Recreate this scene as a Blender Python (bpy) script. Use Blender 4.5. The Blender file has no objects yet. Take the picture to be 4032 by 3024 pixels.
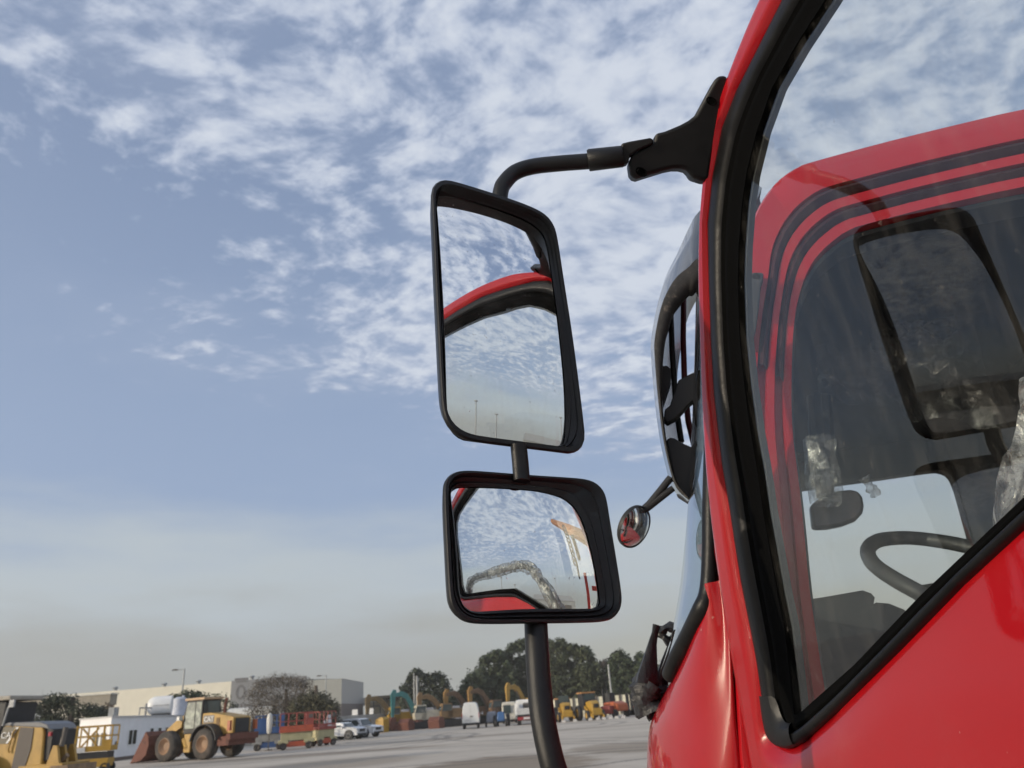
import bpy, bmesh, math, random
from math import sin, cos, tan, atan2, radians, degrees, pi, sqrt, exp
from mathutils import Vector, Matrix, noise as mnoise

V = Vector
scene = bpy.context.scene
COL = scene.collection

# ------------------------------------------------------------------ camera
EYE = V((0, 0, 1.7))
PITCH, ROLL, FPX = radians(22.95), radians(4.16), 3003.0
FW = V((0, cos(PITCH), sin(PITCH)))
_r0, _u0 = V((1, 0, 0)), V((0, -sin(PITCH), cos(PITCH)))
RT = cos(ROLL) * _r0 - sin(ROLL) * _u0
UP = cos(ROLL) * _u0 + sin(ROLL) * _r0
cam = bpy.data.objects.new('camera', bpy.data.cameras.new('camera'))
COL.objects.link(cam)
cam.matrix_world = Matrix(((RT.x, UP.x, -FW.x, EYE.x), (RT.y, UP.y, -FW.y, EYE.y), (RT.z, UP.z, -FW.z, EYE.z), (0, 0, 0, 1)))
cam.data.sensor_width = 36
cam.data.lens = 36 * FPX / 4032
cam.data.clip_start = 0.02
cam.data.clip_end = 20000
cam.data.dof.use_dof = True
cam.data.dof.focus_distance = 1.0
cam.data.dof.aperture_fstop = 11
scene.camera = cam

# ------------------------------------------------------------------ sun, sky, exposure
SUN_AZ, SUN_EL = radians(-119), radians(11)
SUN_DIR = V((sin(SUN_AZ) * cos(SUN_EL), cos(SUN_AZ) * cos(SUN_EL), sin(SUN_EL)))
sun = bpy.data.objects.new('sun', bpy.data.lights.new('sun', 'SUN'))
COL.objects.link(sun)
sun.data.energy = 2.7
sun.data.angle = radians(0.53)
sun.data.color = (1.0, 0.86, 0.68)
sun.rotation_euler = SUN_DIR.to_track_quat('Z', 'Y').to_euler()

world = bpy.data.worlds.new('World')
scene.world = world
world.use_nodes = True
WN, WL = world.node_tree.nodes, world.node_tree.links
WN.clear()

class G:
    """tiny node-graph helper"""
    def __init__(s, tree): s.N, s.L = tree.nodes, tree.links
    def put(s, sock, v):
        if hasattr(v, 'links') or isinstance(v, bpy.types.NodeSocket): s.L.new(v, sock)
        else: sock.default_value = v
    def m(s, op, a, b=0.0, c=0.0, clamp=False):
        n = s.N.new('ShaderNodeMath'); n.operation = op; n.use_clamp = clamp
        for i, v in enumerate((a, b, c)): s.put(n.inputs[i], v)
        return n.outputs[0]
    def ss(s, v, lo, hi, a=0.0, b=1.0):
        n = s.N.new('ShaderNodeMapRange'); n.interpolation_type = 'SMOOTHSTEP'
        for i, q in enumerate((v, lo, hi, a, b)): s.put(n.inputs[i], q)
        return n.outputs[0]
    def mix(s, f, a, b):
        n = s.N.new('ShaderNodeMix'); n.data_type = 'RGBA'
        s.put(n.inputs[0], f); s.put(n.inputs[6], a); s.put(n.inputs[7], b)
        return n.outputs[2]
    def noise(s, vec, scale, detail=4, rough=0.5, dist=0.0, dim='3D'):
        n = s.N.new('ShaderNodeTexNoise'); n.noise_dimensions = dim
        if vec is not None: s.L.new(vec, n.inputs['Vector'])
        n.inputs['Scale'].default_value = scale; n.inputs['Detail'].default_value = detail
        n.inputs['Roughness'].default_value = rough; n.inputs['Distortion'].default_value = dist
        return n.outputs['Fac']
    def comb(s, x, y, z):
        n = s.N.new('ShaderNodeCombineXYZ')
        for i, v in enumerate((x, y, z)): s.put(n.inputs[i], v)
        return n.outputs[0]
    def ramp(s, f, stops):
        n = s.N.new('ShaderNodeValToRGB'); s.put(n.inputs[0], f)
        e = n.color_ramp.elements
        while len(e) < len(stops): e.new(0.5)
        for k, (p, c) in zip(e, stops): k.position = p; k.color = (*c, 1)
        return n.outputs[0]

g = G(world.node_tree)
tc = WN.new('ShaderNodeTexCoord').outputs['Generated']
sep = WN.new('ShaderNodeSeparateXYZ'); WL.new(tc, sep.inputs[0])
dx, dy, dz = sep.outputs
zc = g.m('MAXIMUM', dz, 0.0)
elev = g.m('MULTIPLY', g.m('ARCSINE', zc), 180 / pi)                 # degrees
hl = g.m('SQRT', g.m('ADD', g.m('MULTIPLY', dx, dx), g.m('ADD', g.m('MULTIPLY', dy, dy), 1e-5)))
saz = g.m('DIVIDE', dx, hl)                                         # sine of the azimuth
den = g.m('ADD', zc, 0.05)
px, py = g.m('DIVIDE', dx, den), g.m('DIVIDE', dy, den)             # position on the flat cloud layer
plane = g.comb(px, py, 0.0)
sky = WN.new('ShaderNodeTexSky'); sky.sky_type = 'NISHITA'; sky.sun_disc = False
sky.sun_elevation = SUN_EL; sky.sun_rotation = SUN_AZ
sky.air_density = 1.0; sky.dust_density = 1.5; sky.ozone_density = 2.0
K = 10.0                                                            # colours below are radiances, divided by the 0.1 strength
def C3(r, g_, b): return (r * K, g_ * K, b * K, 1)
blue = g.mix(0.8, sky.outputs[0], g.mix(g.ss(elev, 12, 45), C3(.36, .465, .67), C3(.25, .335, .52)))
# dusty veil towards the horizon
wisp = g.noise(g.comb(g.m('MULTIPLY', dx, 3.0), g.m('MULTIPLY', dy, 3.0), g.m('MULTIPLY', dz, 14.0)), 1.3, 5, .55)
ev = g.m('ADD', elev, g.m('MULTIPLY', g.m('SUBTRACT', wisp, 0.5), g.ss(elev, 0, 9, 1.0, 11.0)))
warm = g.ss(g.m('ADD', g.m('MULTIPLY', dx, .7), g.m('MULTIPLY', dy, .7)), .5, 1.0)
veilc = g.mix(g.ss(ev, 2.0, 9.5), g.mix(warm, C3(.395, .41, .40), C3(.49, .495, .43)), C3(.495, .56, .61))
base = g.mix(g.ss(ev, 8.0, 17.0), veilc, blue)
# altocumulus sheet
warp = g.noise(plane, 1.1, 3, .5)
wv = WN.new('ShaderNodeVectorMath'); wv.operation = 'ADD'
WL.new(plane, wv.inputs[0]); WL.new(g.comb(g.m('MULTIPLY', warp, .45), g.m('MULTIPLY', warp, .3), 0.0), wv.inputs[1])
rot = WN.new('ShaderNodeMapping'); rot.inputs['Rotation'].default_value = (0, 0, radians(35)); rot.inputs['Scale'].default_value = (1.0, 1.15, 1)
rot.inputs['Location'].default_value = (3.1, 1.7, 0)
WL.new(wv.outputs[0], rot.inputs[0])
big = g.noise(rot.outputs[0], 1.3, 4, .5)
small = g.noise(rot.outputs[0], 9.5, 5, .55)
fine = g.noise(rot.outputs[0], 22.0, 4, .55)
edge = g.m('ADD', 18.0, g.m('MULTIPLY', saz, -19.0))                # lower limit of the sheet, degrees
cover = g.ss(g.m('ADD', g.m('SUBTRACT', elev, edge), g.m('MULTIPLY', g.m('SUBTRACT', big, .5), 22.0)), -6.0, 8.0)
cover = g.m('MULTIPLY', cover, g.ss(elev, 5, 20))
left = g.ss(saz, -.62, -.12, .95, 1.06)                             # the sheet thins out to the left
dens = g.m('ADD', g.m('ADD', g.m('MULTIPLY', big, .62), g.m('MULTIPLY', small, 1.05)), g.m('MULTIPLY', fine, .38))
thr = g.m('SUBTRACT', 1.20, g.m('MULTIPLY', g.m('MULTIPLY', cover, left), .35))
cl = g.ss(dens, thr, g.m('ADD', thr, .24))
cl = g.m('MULTIPLY', g.m('MULTIPLY', cl, g.ss(cover, 0, .5)), .93)
core = g.ss(dens, g.m('ADD', thr, .10), g.m('ADD', thr, .42))
cloudc = g.mix(core, C3(.43, .50, .65), C3(.70, .75, .835))
skyc = g.mix(cl, base, cloudc)
veil2 = g.m('MULTIPLY', g.m('MULTIPLY', cover, g.ss(big, .34, .65)), .22)
skyc = g.mix(veil2, skyc, C3(.52, .58, .70))
# bright haze round the sun, behind the camera's left shoulder
dt = WN.new('ShaderNodeVectorMath'); dt.operation = 'DOT_PRODUCT'; WL.new(tc, dt.inputs[0]); dt.inputs[1].default_value = SUN_DIR
ang = g.m('ARCCOSINE', g.m('MINIMUM', dt.outputs['Value'], .99999))
au = g.m('ADD', g.m('MULTIPLY', g.m('EXPONENT', g.m('MULTIPLY', ang, -3.2)), 1.25), g.m('MULTIPLY', g.m('EXPONENT', g.m('MULTIPLY', ang, -20.0)), 60.0))
add = WN.new('ShaderNodeMix'); add.data_type = 'RGBA'; add.blend_type = 'ADD'; add.inputs[0].default_value = 1
WL.new(skyc, add.inputs[6]); WL.new(g.mix(au, (0, 0, 0, 1), (K * 1.0, K * .88, K * .64, 1)), add.inputs[7])
# mix() clamps its factor, so scale the glow explicitly
gm = WN.new('ShaderNodeVectorMath'); gm.operation = 'SCALE'; gm.inputs[0].default_value = (K * 1.0, K * .88, K * .66); WL.new(au, gm.inputs['Scale'])
WL.new(gm.outputs[0], add.inputs[7])
low = g.ss(dz, -.02, 0.0)
fin = g.mix(low, C3(.20, .19, .17), add.outputs[2])
bg = WN.new('ShaderNodeBackground'); WL.new(fin, bg.inputs[0]); bg.inputs[1].default_value = 0.1
WL.new(bg.outputs[0], WN.new('ShaderNodeOutputWorld').inputs[0])

scene.view_settings.view_transform = 'Standard'
scene.view_settings.look = 'None'
scene.view_settings.gamma = 1
scene.view_settings.use_curve_mapping = False
scene.view_settings.exposure = 0.0
scene.render.engine = 'CYCLES'
scene.cycles.use_denoising = True
scene.cycles.caustics_reflective = False
scene.cycles.caustics_refractive = False
scene.cycles.max_bounces = 10
scene.cycles.transparent_max_bounces = 24
scene.cycles.sample_clamp_indirect = 6

# ------------------------------------------------------------------ helpers
def ray(u, v):
    """direction through a point of the 4032x3024 photograph"""
    return (FW + (u - 2016) / FPX * RT - (v - 1512) / FPX * UP).normalized()
def on_plane(u, v, n, d, off=0.0):
    r = ray(u, v); return EYE + r * ((d + off - n.dot(EYE)) / n.dot(r))
def horizon_v(u): return 2789 - 0.0727 * (u - 2016)
def col(u, y):
    """ground point at forward distance y under photo column u"""
    r = ray(u, horizon_v(u)); return V((r.x / r.y * y, y, 0))
def hgt(u, v, y):
    """height of photo point (u, v) at forward distance y"""
    r = ray(u, v); return 1.7 + r.z / r.y * y

MATS = {}
def M(name, c, rough=.6, metal=0.0, var=.12, scale=3.0, bump=0.0, coat=0.0, dirt=None, dscale=2.0, dlo=.5, dhi=.75, spec=None, bscale=None, coatr=.03):
    if name in MATS: return MATS[name]
    m = bpy.data.materials.new(name); m.use_nodes = True
    q = G(m.node_tree); b = m.node_tree.nodes['Principled BSDF']
    t = q.N.new('ShaderNodeTexCoord').outputs['Object']
    f = q.noise(t, scale, 5, .6)
    lo = tuple(x * (1 - var) for x in c); hi = tuple(min(1, x * (1 + var)) for x in c)
    colr = q.mix(q.ss(f, .3, .7), (*lo, 1), (*hi, 1))
    if dirt:
        df = q.ss(q.noise(t, dscale, 7, .65), dlo, dhi)
        colr = q.mix(df, colr, (*dirt, 1))
        q.L.new(q.m('ADD', rough, q.m('MULTIPLY', df, .2), clamp=True), b.inputs['Roughness'])
    else: q.L.new(q.ss(f, .2, .8, max(0.0, rough - .05), min(1, rough + .05)), b.inputs['Roughness'])
    q.L.new(colr, b.inputs['Base Color'])
    b.inputs['Metallic'].default_value = metal
    if spec is not None: b.inputs['Specular IOR Level'].default_value = spec
    if coat:
        b.inputs['Coat Weight'].default_value = coat; b.inputs['Coat Roughness'].default_value = coatr
    if bump:
        bn = q.N.new('ShaderNodeBump'); bn.inputs['Strength'].default_value = bump; bn.inputs['Distance'].default_value = .02
        q.L.new(q.noise(t, bscale or scale * 6, 4, .6), bn.inputs['Height']); q.L.new(bn.outputs[0], b.inputs['Normal'])
    MATS[name] = m
    return m

def glassmat(name, tint, refl=1.0, ior=1.5, rough=0.0, dust=0.0):
    m = bpy.data.materials.new(name); m.use_nodes = True; q = G(m.node_tree); q.N.clear()
    tr = q.N.new('ShaderNodeBsdfTransparent'); tr.inputs[0].default_value = (*tint, 1)
    gl = q.N.new('ShaderNodeBsdfGlossy'); gl.inputs['Roughness'].default_value = rough
    fr = q.N.new('ShaderNodeFresnel'); fr.inputs[0].default_value = ior
    geo = q.N.new('ShaderNodeNewGeometry')
    fac = q.m('MULTIPLY', q.m('MULTIPLY', fr.outputs[0], refl, clamp=True), q.m('SUBTRACT', 1.0, geo.outputs['Backfacing']))
    mx = q.N.new('ShaderNodeMixShader'); q.L.new(fac, mx.inputs[0]); q.L.new(tr.outputs[0], mx.inputs[1]); q.L.new(gl.outputs[0], mx.inputs[2])
    last = mx.outputs[0]
    if dust:
        t = q.N.new('ShaderNodeTexCoord').outputs['Object']
        mp = q.N.new('ShaderNodeMapping'); mp.inputs['Scale'].default_value = (9, 9, 1.6); q.L.new(t, mp.inputs[0])
        df = q.N.new('ShaderNodeBsdfDiffuse'); df.inputs[0].default_value = (.5, .47, .42, 1)
        streak = q.m('MULTIPLY', q.ss(q.noise(mp.outputs[0], 6, 6, .7), .42, .8), dust)
        spots = q.m('MULTIPLY', q.ss(q.noise(t, 90, 2, .5), .70, .78), dust * 2.5)
        m2 = q.N.new('ShaderNodeMixShader'); q.L.new(q.m('ADD', streak, spots, clamp=True), m2.inputs[0]); q.L.new(last, m2.inputs[1]); q.L.new(df.outputs[0], m2.inputs[2]); last = m2.outputs[0]
    q.L.new(last, q.N.new('ShaderNodeOutputMaterial').inputs[0])
    MATS[name] = m
    return m

class MB:
    def __init__(s): s.v, s.f = [], []
    def add(s, vs, fs):
        o = len(s.v); s.v += [V(p) for p in vs]; s.f += [tuple(i + o for i in f) for f in fs]; return s
    def box(s, c, d, rz=0.0, ry=0.0, rx=0.0, top=1.0, topx=None, shift=0.0):
        c = V(c); R = Matrix.Rotation(rz, 3, 'Z') @ Matrix.Rotation(ry, 3, 'Y') @ Matrix.Rotation(rx, 3, 'X')
        topx = top if topx is None else topx; vs = []
        for z, kx, ky, sh in ((-.5, 1, 1, 0), (.5, topx, top, shift)):
            for x, y in ((-.5, -.5), (.5, -.5), (.5, .5), (-.5, .5)):
                vs.append(c + R @ V((x * d[0] * kx + sh, y * d[1] * ky, z * d[2])))
        return s.add(vs, [(3, 2, 1, 0), (4, 5, 6, 7), (0, 1, 5, 4), (1, 2, 6, 5), (2, 3, 7, 6), (3, 0, 4, 7)])
    def cyl(s, a, b, r0, r1=None, n=12, cap=True):
        a, b = V(a), V(b); r1 = r0 if r1 is None else r1; d = (b - a).normalized()
        x = d.orthogonal().normalized(); y = d.cross(x); vs = []
        for p, r in ((a, r0), (b, r1)):
            for i in range(n): t = 2 * pi * i / n; vs.append(p + (x * cos(t) + y * sin(t)) * r)
        fs = [(i, (i + 1) % n, n + (i + 1) % n, n + i) for i in range(n)]
        if cap: fs += [tuple(range(n - 1, -1, -1)), tuple(range(n, 2 * n))]
        return s.add(vs, fs)
    def tube(s, pts, r, n=10, cap=True, squash=1.0):
        pts = [V(p) for p in pts]; rs = r if isinstance(r, (list, tuple)) else [r] * len(pts); vs = []; up = None
        for i, p in enumerate(pts):
            d = (pts[min(i + 1, len(pts) - 1)] - pts[max(i - 1, 0)]).normalized()
            x = d.orthogonal().normalized() if up is None else (up - d * up.dot(d)).normalized(); up = x; y = d.cross(x)
            for k in range(n): t = 2 * pi * k / n; vs.append(p + (x * cos(t) + y * sin(t) * squash) * rs[i])
        m = len(pts)
        fs = [(i * n + k, i * n + (k + 1) % n, (i + 1) * n + (k + 1) % n, (i + 1) * n + k) for i in range(m - 1) for k in range(n)]
        if cap: fs += [tuple(range(n - 1, -1, -1)), tuple(range((m - 1) * n, m * n))]
        return s.add(vs, fs)
    def loft(s, rows, closed=False, flip=False):
        n = len(rows[0]); vs = [p for r in rows for p in r]; fs = []
        for i in range(len(rows) - 1):
            for k in range(n if closed else n - 1):
                q = (i * n + k, i * n + (k + 1) % n, (i + 1) * n + (k + 1) % n, (i + 1) * n + k)
                fs.append(q[::-1] if flip else q)
        return s.add(vs, fs)
    def fan(s, row, flip=False):
        f = tuple(range(len(row))); return s.add(row, [f[::-1] if flip else f])
    def prism(s, pts, ext):
        """closed outline pts pushed along the vector ext"""
        n = len(pts); pts = [V(p) for p in pts]; ext = V(ext)
        return s.add(pts + [p + ext for p in pts], [tuple(range(n))[::-1], tuple(range(n, 2 * n))] + [(i, (i + 1) % n, n + (i + 1) % n, n + i) for i in range(n)])
    def side(s, outline, y0, y1):
        """outline in the local x-z plane, thick from y0 to y1"""
        return s.prism([(x, y0, z) for x, z in outline], (0, y1 - y0, 0))
    def ball(s, c, r, n=10, m=6, sq=(1, 1, 1)):
        c = V(c); rows = []
        for i in range(m + 1):
            a = -pi / 2 + pi * i / m
            rows.append([c + V((cos(a) * cos(2 * pi * k / n) * r * sq[0], cos(a) * sin(2 * pi * k / n) * r * sq[1], sin(a) * r * sq[2])) for k in range(n)])
        return s.loft(rows, True)

def link(name, mb, mat, parent=None, smooth=False, bevel=0.0, sub=0, origin=None, angle=40, merge=False, seg=2):
    me = bpy.data.meshes.new(name)
    o_ = V(origin) if origin is not None else V((0, 0, 0))
    me.from_pydata([tuple(p - o_) for p in mb.v], [], mb.f)
    if merge or bevel or sub:
        bm = bmesh.new(); bm.from_mesh(me); bmesh.ops.remove_doubles(bm, verts=bm.verts, dist=1e-5)
        bmesh.ops.recalc_face_normals(bm, faces=bm.faces); bm.to_mesh(me); bm.free()
    me.materials.append(mat)
    ob = bpy.data.objects.new(name, me); COL.objects.link(ob)
    if parent is not None: ob.parent = parent
    elif origin is not None: ob.location = o_
    if bevel:
        b = ob.modifiers.new('b', 'BEVEL'); b.width = bevel; b.segments = seg; b.limit_method = 'ANGLE'; b.angle_limit = radians(35)
    if sub:
        b = ob.modifiers.new('s', 'SUBSURF'); b.levels = sub; b.render_levels = sub
    if smooth:
        for p in me.polygons: p.use_smooth = True
        try:
            me.set_sharp_from_angle(angle=radians(angle))
        except Exception: pass
    return ob

def thing(name, label, cat, loc=(0, 0, 0), rz=0.0, group=None, sc=1.0):
    o = bpy.data.objects.new(name, None); COL.objects.link(o); o.location = loc; o.rotation_euler = (0, 0, rz)
    o.scale = (sc, sc, sc); o.empty_display_size = .1
    o['label'] = label; o['category'] = cat
    if group: o['group'] = group
    return o
def tag(o, label, cat, group=None):
    o['label'] = label; o['category'] = cat
    if group: o['group'] = group
    return o
def clone(root, loc, rz, label):
    r = root.copy(); COL.objects.link(r); r.location = loc; r.rotation_euler = (0, 0, rz); r['label'] = label
    for ch in list(root.children):
        c = ch.copy(); COL.objects.link(c); c.parent = r
        for gch in ch.children:
            d = gch.copy(); COL.objects.link(d); d.parent = c
    return r
def polar(loop, c, n, close=True):
    """resample a star-shaped 2-D outline at n equal angles about c"""
    out = []
    for i in range(n):
        a = 2 * pi * i / n; dx_, dy_ = cos(a), sin(a); best = None
        for j in range(len(loop)):
            x1, y1 = loop[j][0] - c[0], loop[j][1] - c[1]; x2, y2 = loop[(j + 1) % len(loop)][0] - c[0], loop[(j + 1) % len(loop)][1] - c[1]
            ex, ey = x2 - x1, y2 - y1; det = dx_ * -ey + dy_ * ex
            if abs(det) < 1e-12: continue
            t = (x1 * -ey + y1 * ex) / det; w = (dx_ * y1 - dy_ * x1) / det
            if t > 0 and -1e-6 <= w <= 1 + 1e-6 and (best is None or t > best): best = t
        out.append((c[0] + dx_ * (best or 0), c[1] + dy_ * (best or 0)))
    return out
def smooth2(loop, it=1, closed=True):
    for _ in range(it):
        q = []; n = len(loop)
        for i in range(n if closed else n - 1):
            a, b = V(loop[i]), V(loop[(i + 1) % n]); q += [a * .75 + b * .25, a * .25 + b * .75]
        if not closed: q = [V(loop[0])] + q + [V(loop[-1])]
        loop = q
    return loop
def bez(pts, n=24):
    """Catmull-Rom through 3-D points"""
    P = [V(p) for p in pts]; P = [P[0] * 2 - P[1]] + P + [P[-1] * 2 - P[-2]]; out = []
    segs = len(P) - 3; per = max(2, n // segs)
    for i in range(segs):
        a, b, c, d = P[i:i + 4]
        for k in range(per):
            t = k / per
            out.append(.5 * ((2 * b) + (c - a) * t + (2 * a - 5 * b + 4 * c - d) * t * t + (3 * b - a - 3 * c + d) * t ** 3))
    out.append(P[-2]); return out

# ------------------------------------------------------------------ materials
RED = M('red_paint', (.34, .002, .006), .45, 0, .03, 2.0, 0, coat=.9, coatr=.0, spec=.15)
for _m in (RED,):
    _q = G(_m.node_tree); _b = _m.node_tree.nodes['Principled BSDF']; _t = _q.N.new('ShaderNodeTexCoord').outputs['Object']
    _n = _q.N.new('ShaderNodeBump'); _n.inputs['Strength'].default_value = .010; _n.inputs['Distance'].default_value = .004
    _q.L.new(_q.noise(_t, 260, 2, .5), _n.inputs['Height']); _q.L.new(_n.outputs[0], _b.inputs['Coat Normal'])
    _old = _b.inputs['Base Color'].links[0].from_socket
    _d = _q.m('ADD', _q.m('MULTIPLY', _q.ss(_q.noise(_t, 75, 2, .5), .755, .79), .4), _q.m('MULTIPLY', _q.ss(_q.noise(_t, 3.5, 8, .72), .50, .85), .07), clamp=True)
    _q.L.new(_q.mix(_d, _old, (.42, .30, .26, 1)), _b.inputs['Base Color'])
REDB = M('red_cab_paint', (.40, .005, .010), .45, 0, .05, 3, 0, coat=.7, coatr=.06, spec=.2)
PLASTIC = M('black_plastic', (.0075, .0075, .008), .42, 0, .3, 30, .12, spec=.4, bscale=900, dirt=(.032, .031, .029), dscale=14, dlo=.62, dhi=.85)
RUBBER = M('black_rubber', (.0045, .0045, .005), .42, 0, .3, 12, .05, dirt=(.020, .0195, .018), dscale=9, dlo=.5, dhi=.85, spec=.3)
DEEP = M('groove_rubber', (.0015, .0015, .0015), .9, 0, .2, 10, spec=.08)
TRIM = M('grey_trim', (.05, .055, .06), .6, 0, .1, 8)
INT = M('cab_interior', (.018, .019, .021), .8, 0, .2, 4)
DARK = M('dark_plastic', (.018, .018, .019), .55, 0, .2, 10)
MIRROR = M('mirror_silver', (.92, .93, .94), .004, 1.0, .005, 2.0)
for nm in ('mirror_silver',):
    b_ = MATS[nm].node_tree.nodes['Principled BSDF']
    for l in list(b_.inputs['Roughness'].links): MATS[nm].node_tree.links.remove(l)
    b_.inputs['Roughness'].default_value = 0.0
_q = G(MIRROR.node_tree); _b = MIRROR.node_tree.nodes['Principled BSDF']; _t = _q.N.new('ShaderNodeTexCoord').outputs['Object']
_df = _q.N.new('ShaderNodeBsdfDiffuse'); _df.inputs[0].default_value = (.55, .52, .48, 1); _mx = _q.N.new('ShaderNodeMixShader')
_w = _q.m('ADD', _q.m('MULTIPLY', _q.ss(_q.noise(_t, 9, 7, .7, .6), .42, .85), .14), _q.m('MULTIPLY', _q.ss(_q.noise(_t, 190, 2, .5), .70, .76), .35), clamp=True)
_q.L.new(_w, _mx.inputs[0]); _q.L.new(_b.outputs[0], _mx.inputs[1]); _q.L.new(_df.outputs[0], _mx.inputs[2])
_q.L.new(_mx.outputs[0], MIRROR.node_tree.nodes['Material Output'].inputs['Surface'])
GLASS = glassmat('side_glass', (.95, .96, .95), 2.1, 1.5, 0.0, .035)
WGLASS = glassmat('screen_glass', (.72, .78, .78), 2.6, 1.5, 0.01, .05)
# ------------------------------------------------------------------ the ground
def ground_mat():
    m = bpy.data.materials.new('yard_surface'); m.use_nodes = True; q = G(m.node_tree); b = m.node_tree.nodes['Principled BSDF']
    t = q.N.new('ShaderNodeTexCoord').outputs['Object']
    mp = q.N.new('ShaderNodeMapping'); mp.inputs['Scale'].default_value = (.5, 1.6, 1); mp.inputs['Rotation'].default_value = (0, 0, .12); q.L.new(t, mp.inputs[0])
    a = q.noise(mp.outputs[0], .12, 6, .6); bb = q.noise(t, .9, 8, .65); cc = q.noise(t, 9, 6, .7)
    c = q.mix(q.ss(a, .35, .65), (.47, .415, .345, 1), (.58, .52, .44, 1))
    c = q.mix(q.m('MULTIPLY', q.ss(bb, .4, .7), .35), c, (.37, .325, .27, 1))
    c = q.mix(q.m('MULTIPLY', q.ss(cc, .5, .8), .3), c, (.56, .52, .47, 1))
    # brown dried-mud patches
    sp = q.N.new('ShaderNodeSeparateXYZ'); q.L.new(t, sp.inputs[0])
    def blob(x, y, rx, ry, k):
        ex = q.m('DIVIDE', q.m('SUBTRACT', sp.outputs[0], x), rx); ey = q.m('DIVIDE', q.m('SUBTRACT', sp.outputs[1], y), ry)
        d = q.m('ADD', q.m('MULTIPLY', ex, ex), q.m('MULTIPLY', ey, ey))
        return q.m('MULTIPLY', q.ss(q.m('ADD', d, q.m('MULTIPLY', q.m('SUBTRACT', bb, .5), 2.2)), 1.2, .5), k)
    for x, y, rx, ry, k in ((-1.4, 27, 3.4, 6.5, .75), (3.5, 33, 2.5, 4, .55), (-9, 36, 4, 5, .4), (-14, 48, 9, 2.5, .55), (6, 24, 2, 3, .4), (-4, 60, 12, 2.5, .4), (-18, 38, 3, 4, .45)):
        c = q.mix(blob(x, y, rx, ry, k), c, (.22, .17, .12, 1))
    # tyre tracks: thin wandering rings
    for cx_, cy_, r, k in ((2, 18, 14, .7), (2, 18, 15.8, .7), (-26, 62, 21, .7), (-26, 62, 23, .7), (30, 70, 40, .6), (12, 5, 24, .7), (-20, 20, 30, .6), (-20, 20, 31.8, .6), (-5, 70, 12, .6), (-5, 70, 13.8, .6)):
        ex = q.m('SUBTRACT', sp.outputs[0], cx_); ey = q.m('SUBTRACT', sp.outputs[1], cy_)
        d = q.m('SQRT', q.m('ADD', q.m('MULTIPLY', ex, ex), q.m('MULTIPLY', ey, ey)))
        d = q.m('ABSOLUTE', q.m('SUBTRACT', q.m('ADD', d, q.m('MULTIPLY', q.noise(t, .15, 2), 3.0)), r))
        c = q.mix(q.m('MULTIPLY', q.ss(d, .42, .14), q.m('MULTIPLY', q.ss(cc, .3, .6), k)), c, (.14, .13, .12, 1))
    q.L.new(c, b.inputs['Base Color']); b.inputs['Roughness'].default_value = .9; b.inputs['Specular IOR Level'].default_value = .15
    bn = q.N.new('ShaderNodeBump'); bn.inputs['Strength'].default_value = .25; q.L.new(cc, bn.inputs['Height']); q.L.new(bn.outputs[0], b.inputs['Normal'])
    return m
gr = MB().add([(-900, -900, 0), (900, -900, 0), (900, 900, 0), (-900, 900, 0)], [(0, 1, 2, 3)])
ground = link('ground', gr, ground_mat()); ground['kind'] = 'structure'

# ------------------------------------------------------------------ the red truck
BASE = V((.9, 1.9, 0))
truck = thing('truck', 'red truck cab seen close up with its door standing open and tall black mirrors', 'truck', BASE)
def part(name, mb, mat, parent=truck, **k): return link(name, mb, mat, parent, origin=BASE if parent is truck else k.pop('origin', BASE), **k)

# door plane: n points from the outer skin to the inner side
DN = V((.96729, .24974, .04343)).normalized(); DD = .71604
ES = V((DN.y, -DN.x, 0)).normalized(); ET = ES.cross(DN)
if ET.z < 0: ET = -ET
DO = V((.34, 1.27, 1.6)); DO = DO - DN * (DO.dot(DN) - DD)
def D3(s, t, w=0.0): return DO + ES * s + ET * t - DN * w
def dst(k, pts):
    out = []
    for x, y in pts:
        p = on_plane(k * x, k * y, DN, DD) - DO; out.append((p.dot(ES), p.dot(ET)))
    return out
KD = 4032 / 2212
red_o = dst(KD, [(1625, 1659), (1590, 1481), (1569, 1358), (1547, 1210), (1528, 1042), (1519, 860), (1515, 720), (1511, 560), (1520, 390), (1546, 245), (1583, 140), (1610, 70), (1640, 0)])
red_o += [(.60, 1.068), (.80, 1.083), (1.02, 1.085), (1.22, 1.07), (1.34, 1.02), (1.41, .90), (1.43, .75), (1.44, .5), (1.44, -.30), (1.43, -.60), (1.38, -.65), (.05, -.65), (-.02, -.60), (-.045, -.3)]
rub_o = dst(KD, [(1686, 0), (1628, 116), (1588, 195), (1557, 275), (1536, 382), (1526, 483), (1528, 583), (1533, 731), (1540, 855), (1557, 1004), (1574, 1103), (1584, 1172), (1599, 1265), (1618, 1358), (1632, 1432), (1642, 1503), (1649, 1562), (1655, 1588), (1666, 1606), (1688, 1617), (1707, 1616), (1730, 1603), (1787, 1551), (1938, 1401), (2070, 1264), (2212, 1132)])
rub_o += [(.65, .255), (.80, .262), (1.0, .265), (1.25, .268), (1.33, .29), (1.36, .36), (1.355, .60), (1.33, .82), (1.27, .955), (1.16, 1.01), (1.0, 1.022), (.80, 1.024), (.62, 1.018)]
rub_i = dst(KD, [(1771, 0), (1707, 101), (1658, 189), (1625, 284), (1603, 376), (1594, 439), (1587, 533), (1585, 607), (1589, 731), (1599, 831), (1612, 930), (1629, 1029), (1640, 1110), (1651, 1172), (1670, 1284), (1685, 1358), (1696, 1451), (1707, 1551), (1834, 1438), (1976, 1288), (2070, 1198), (2212, 1062)])
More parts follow.
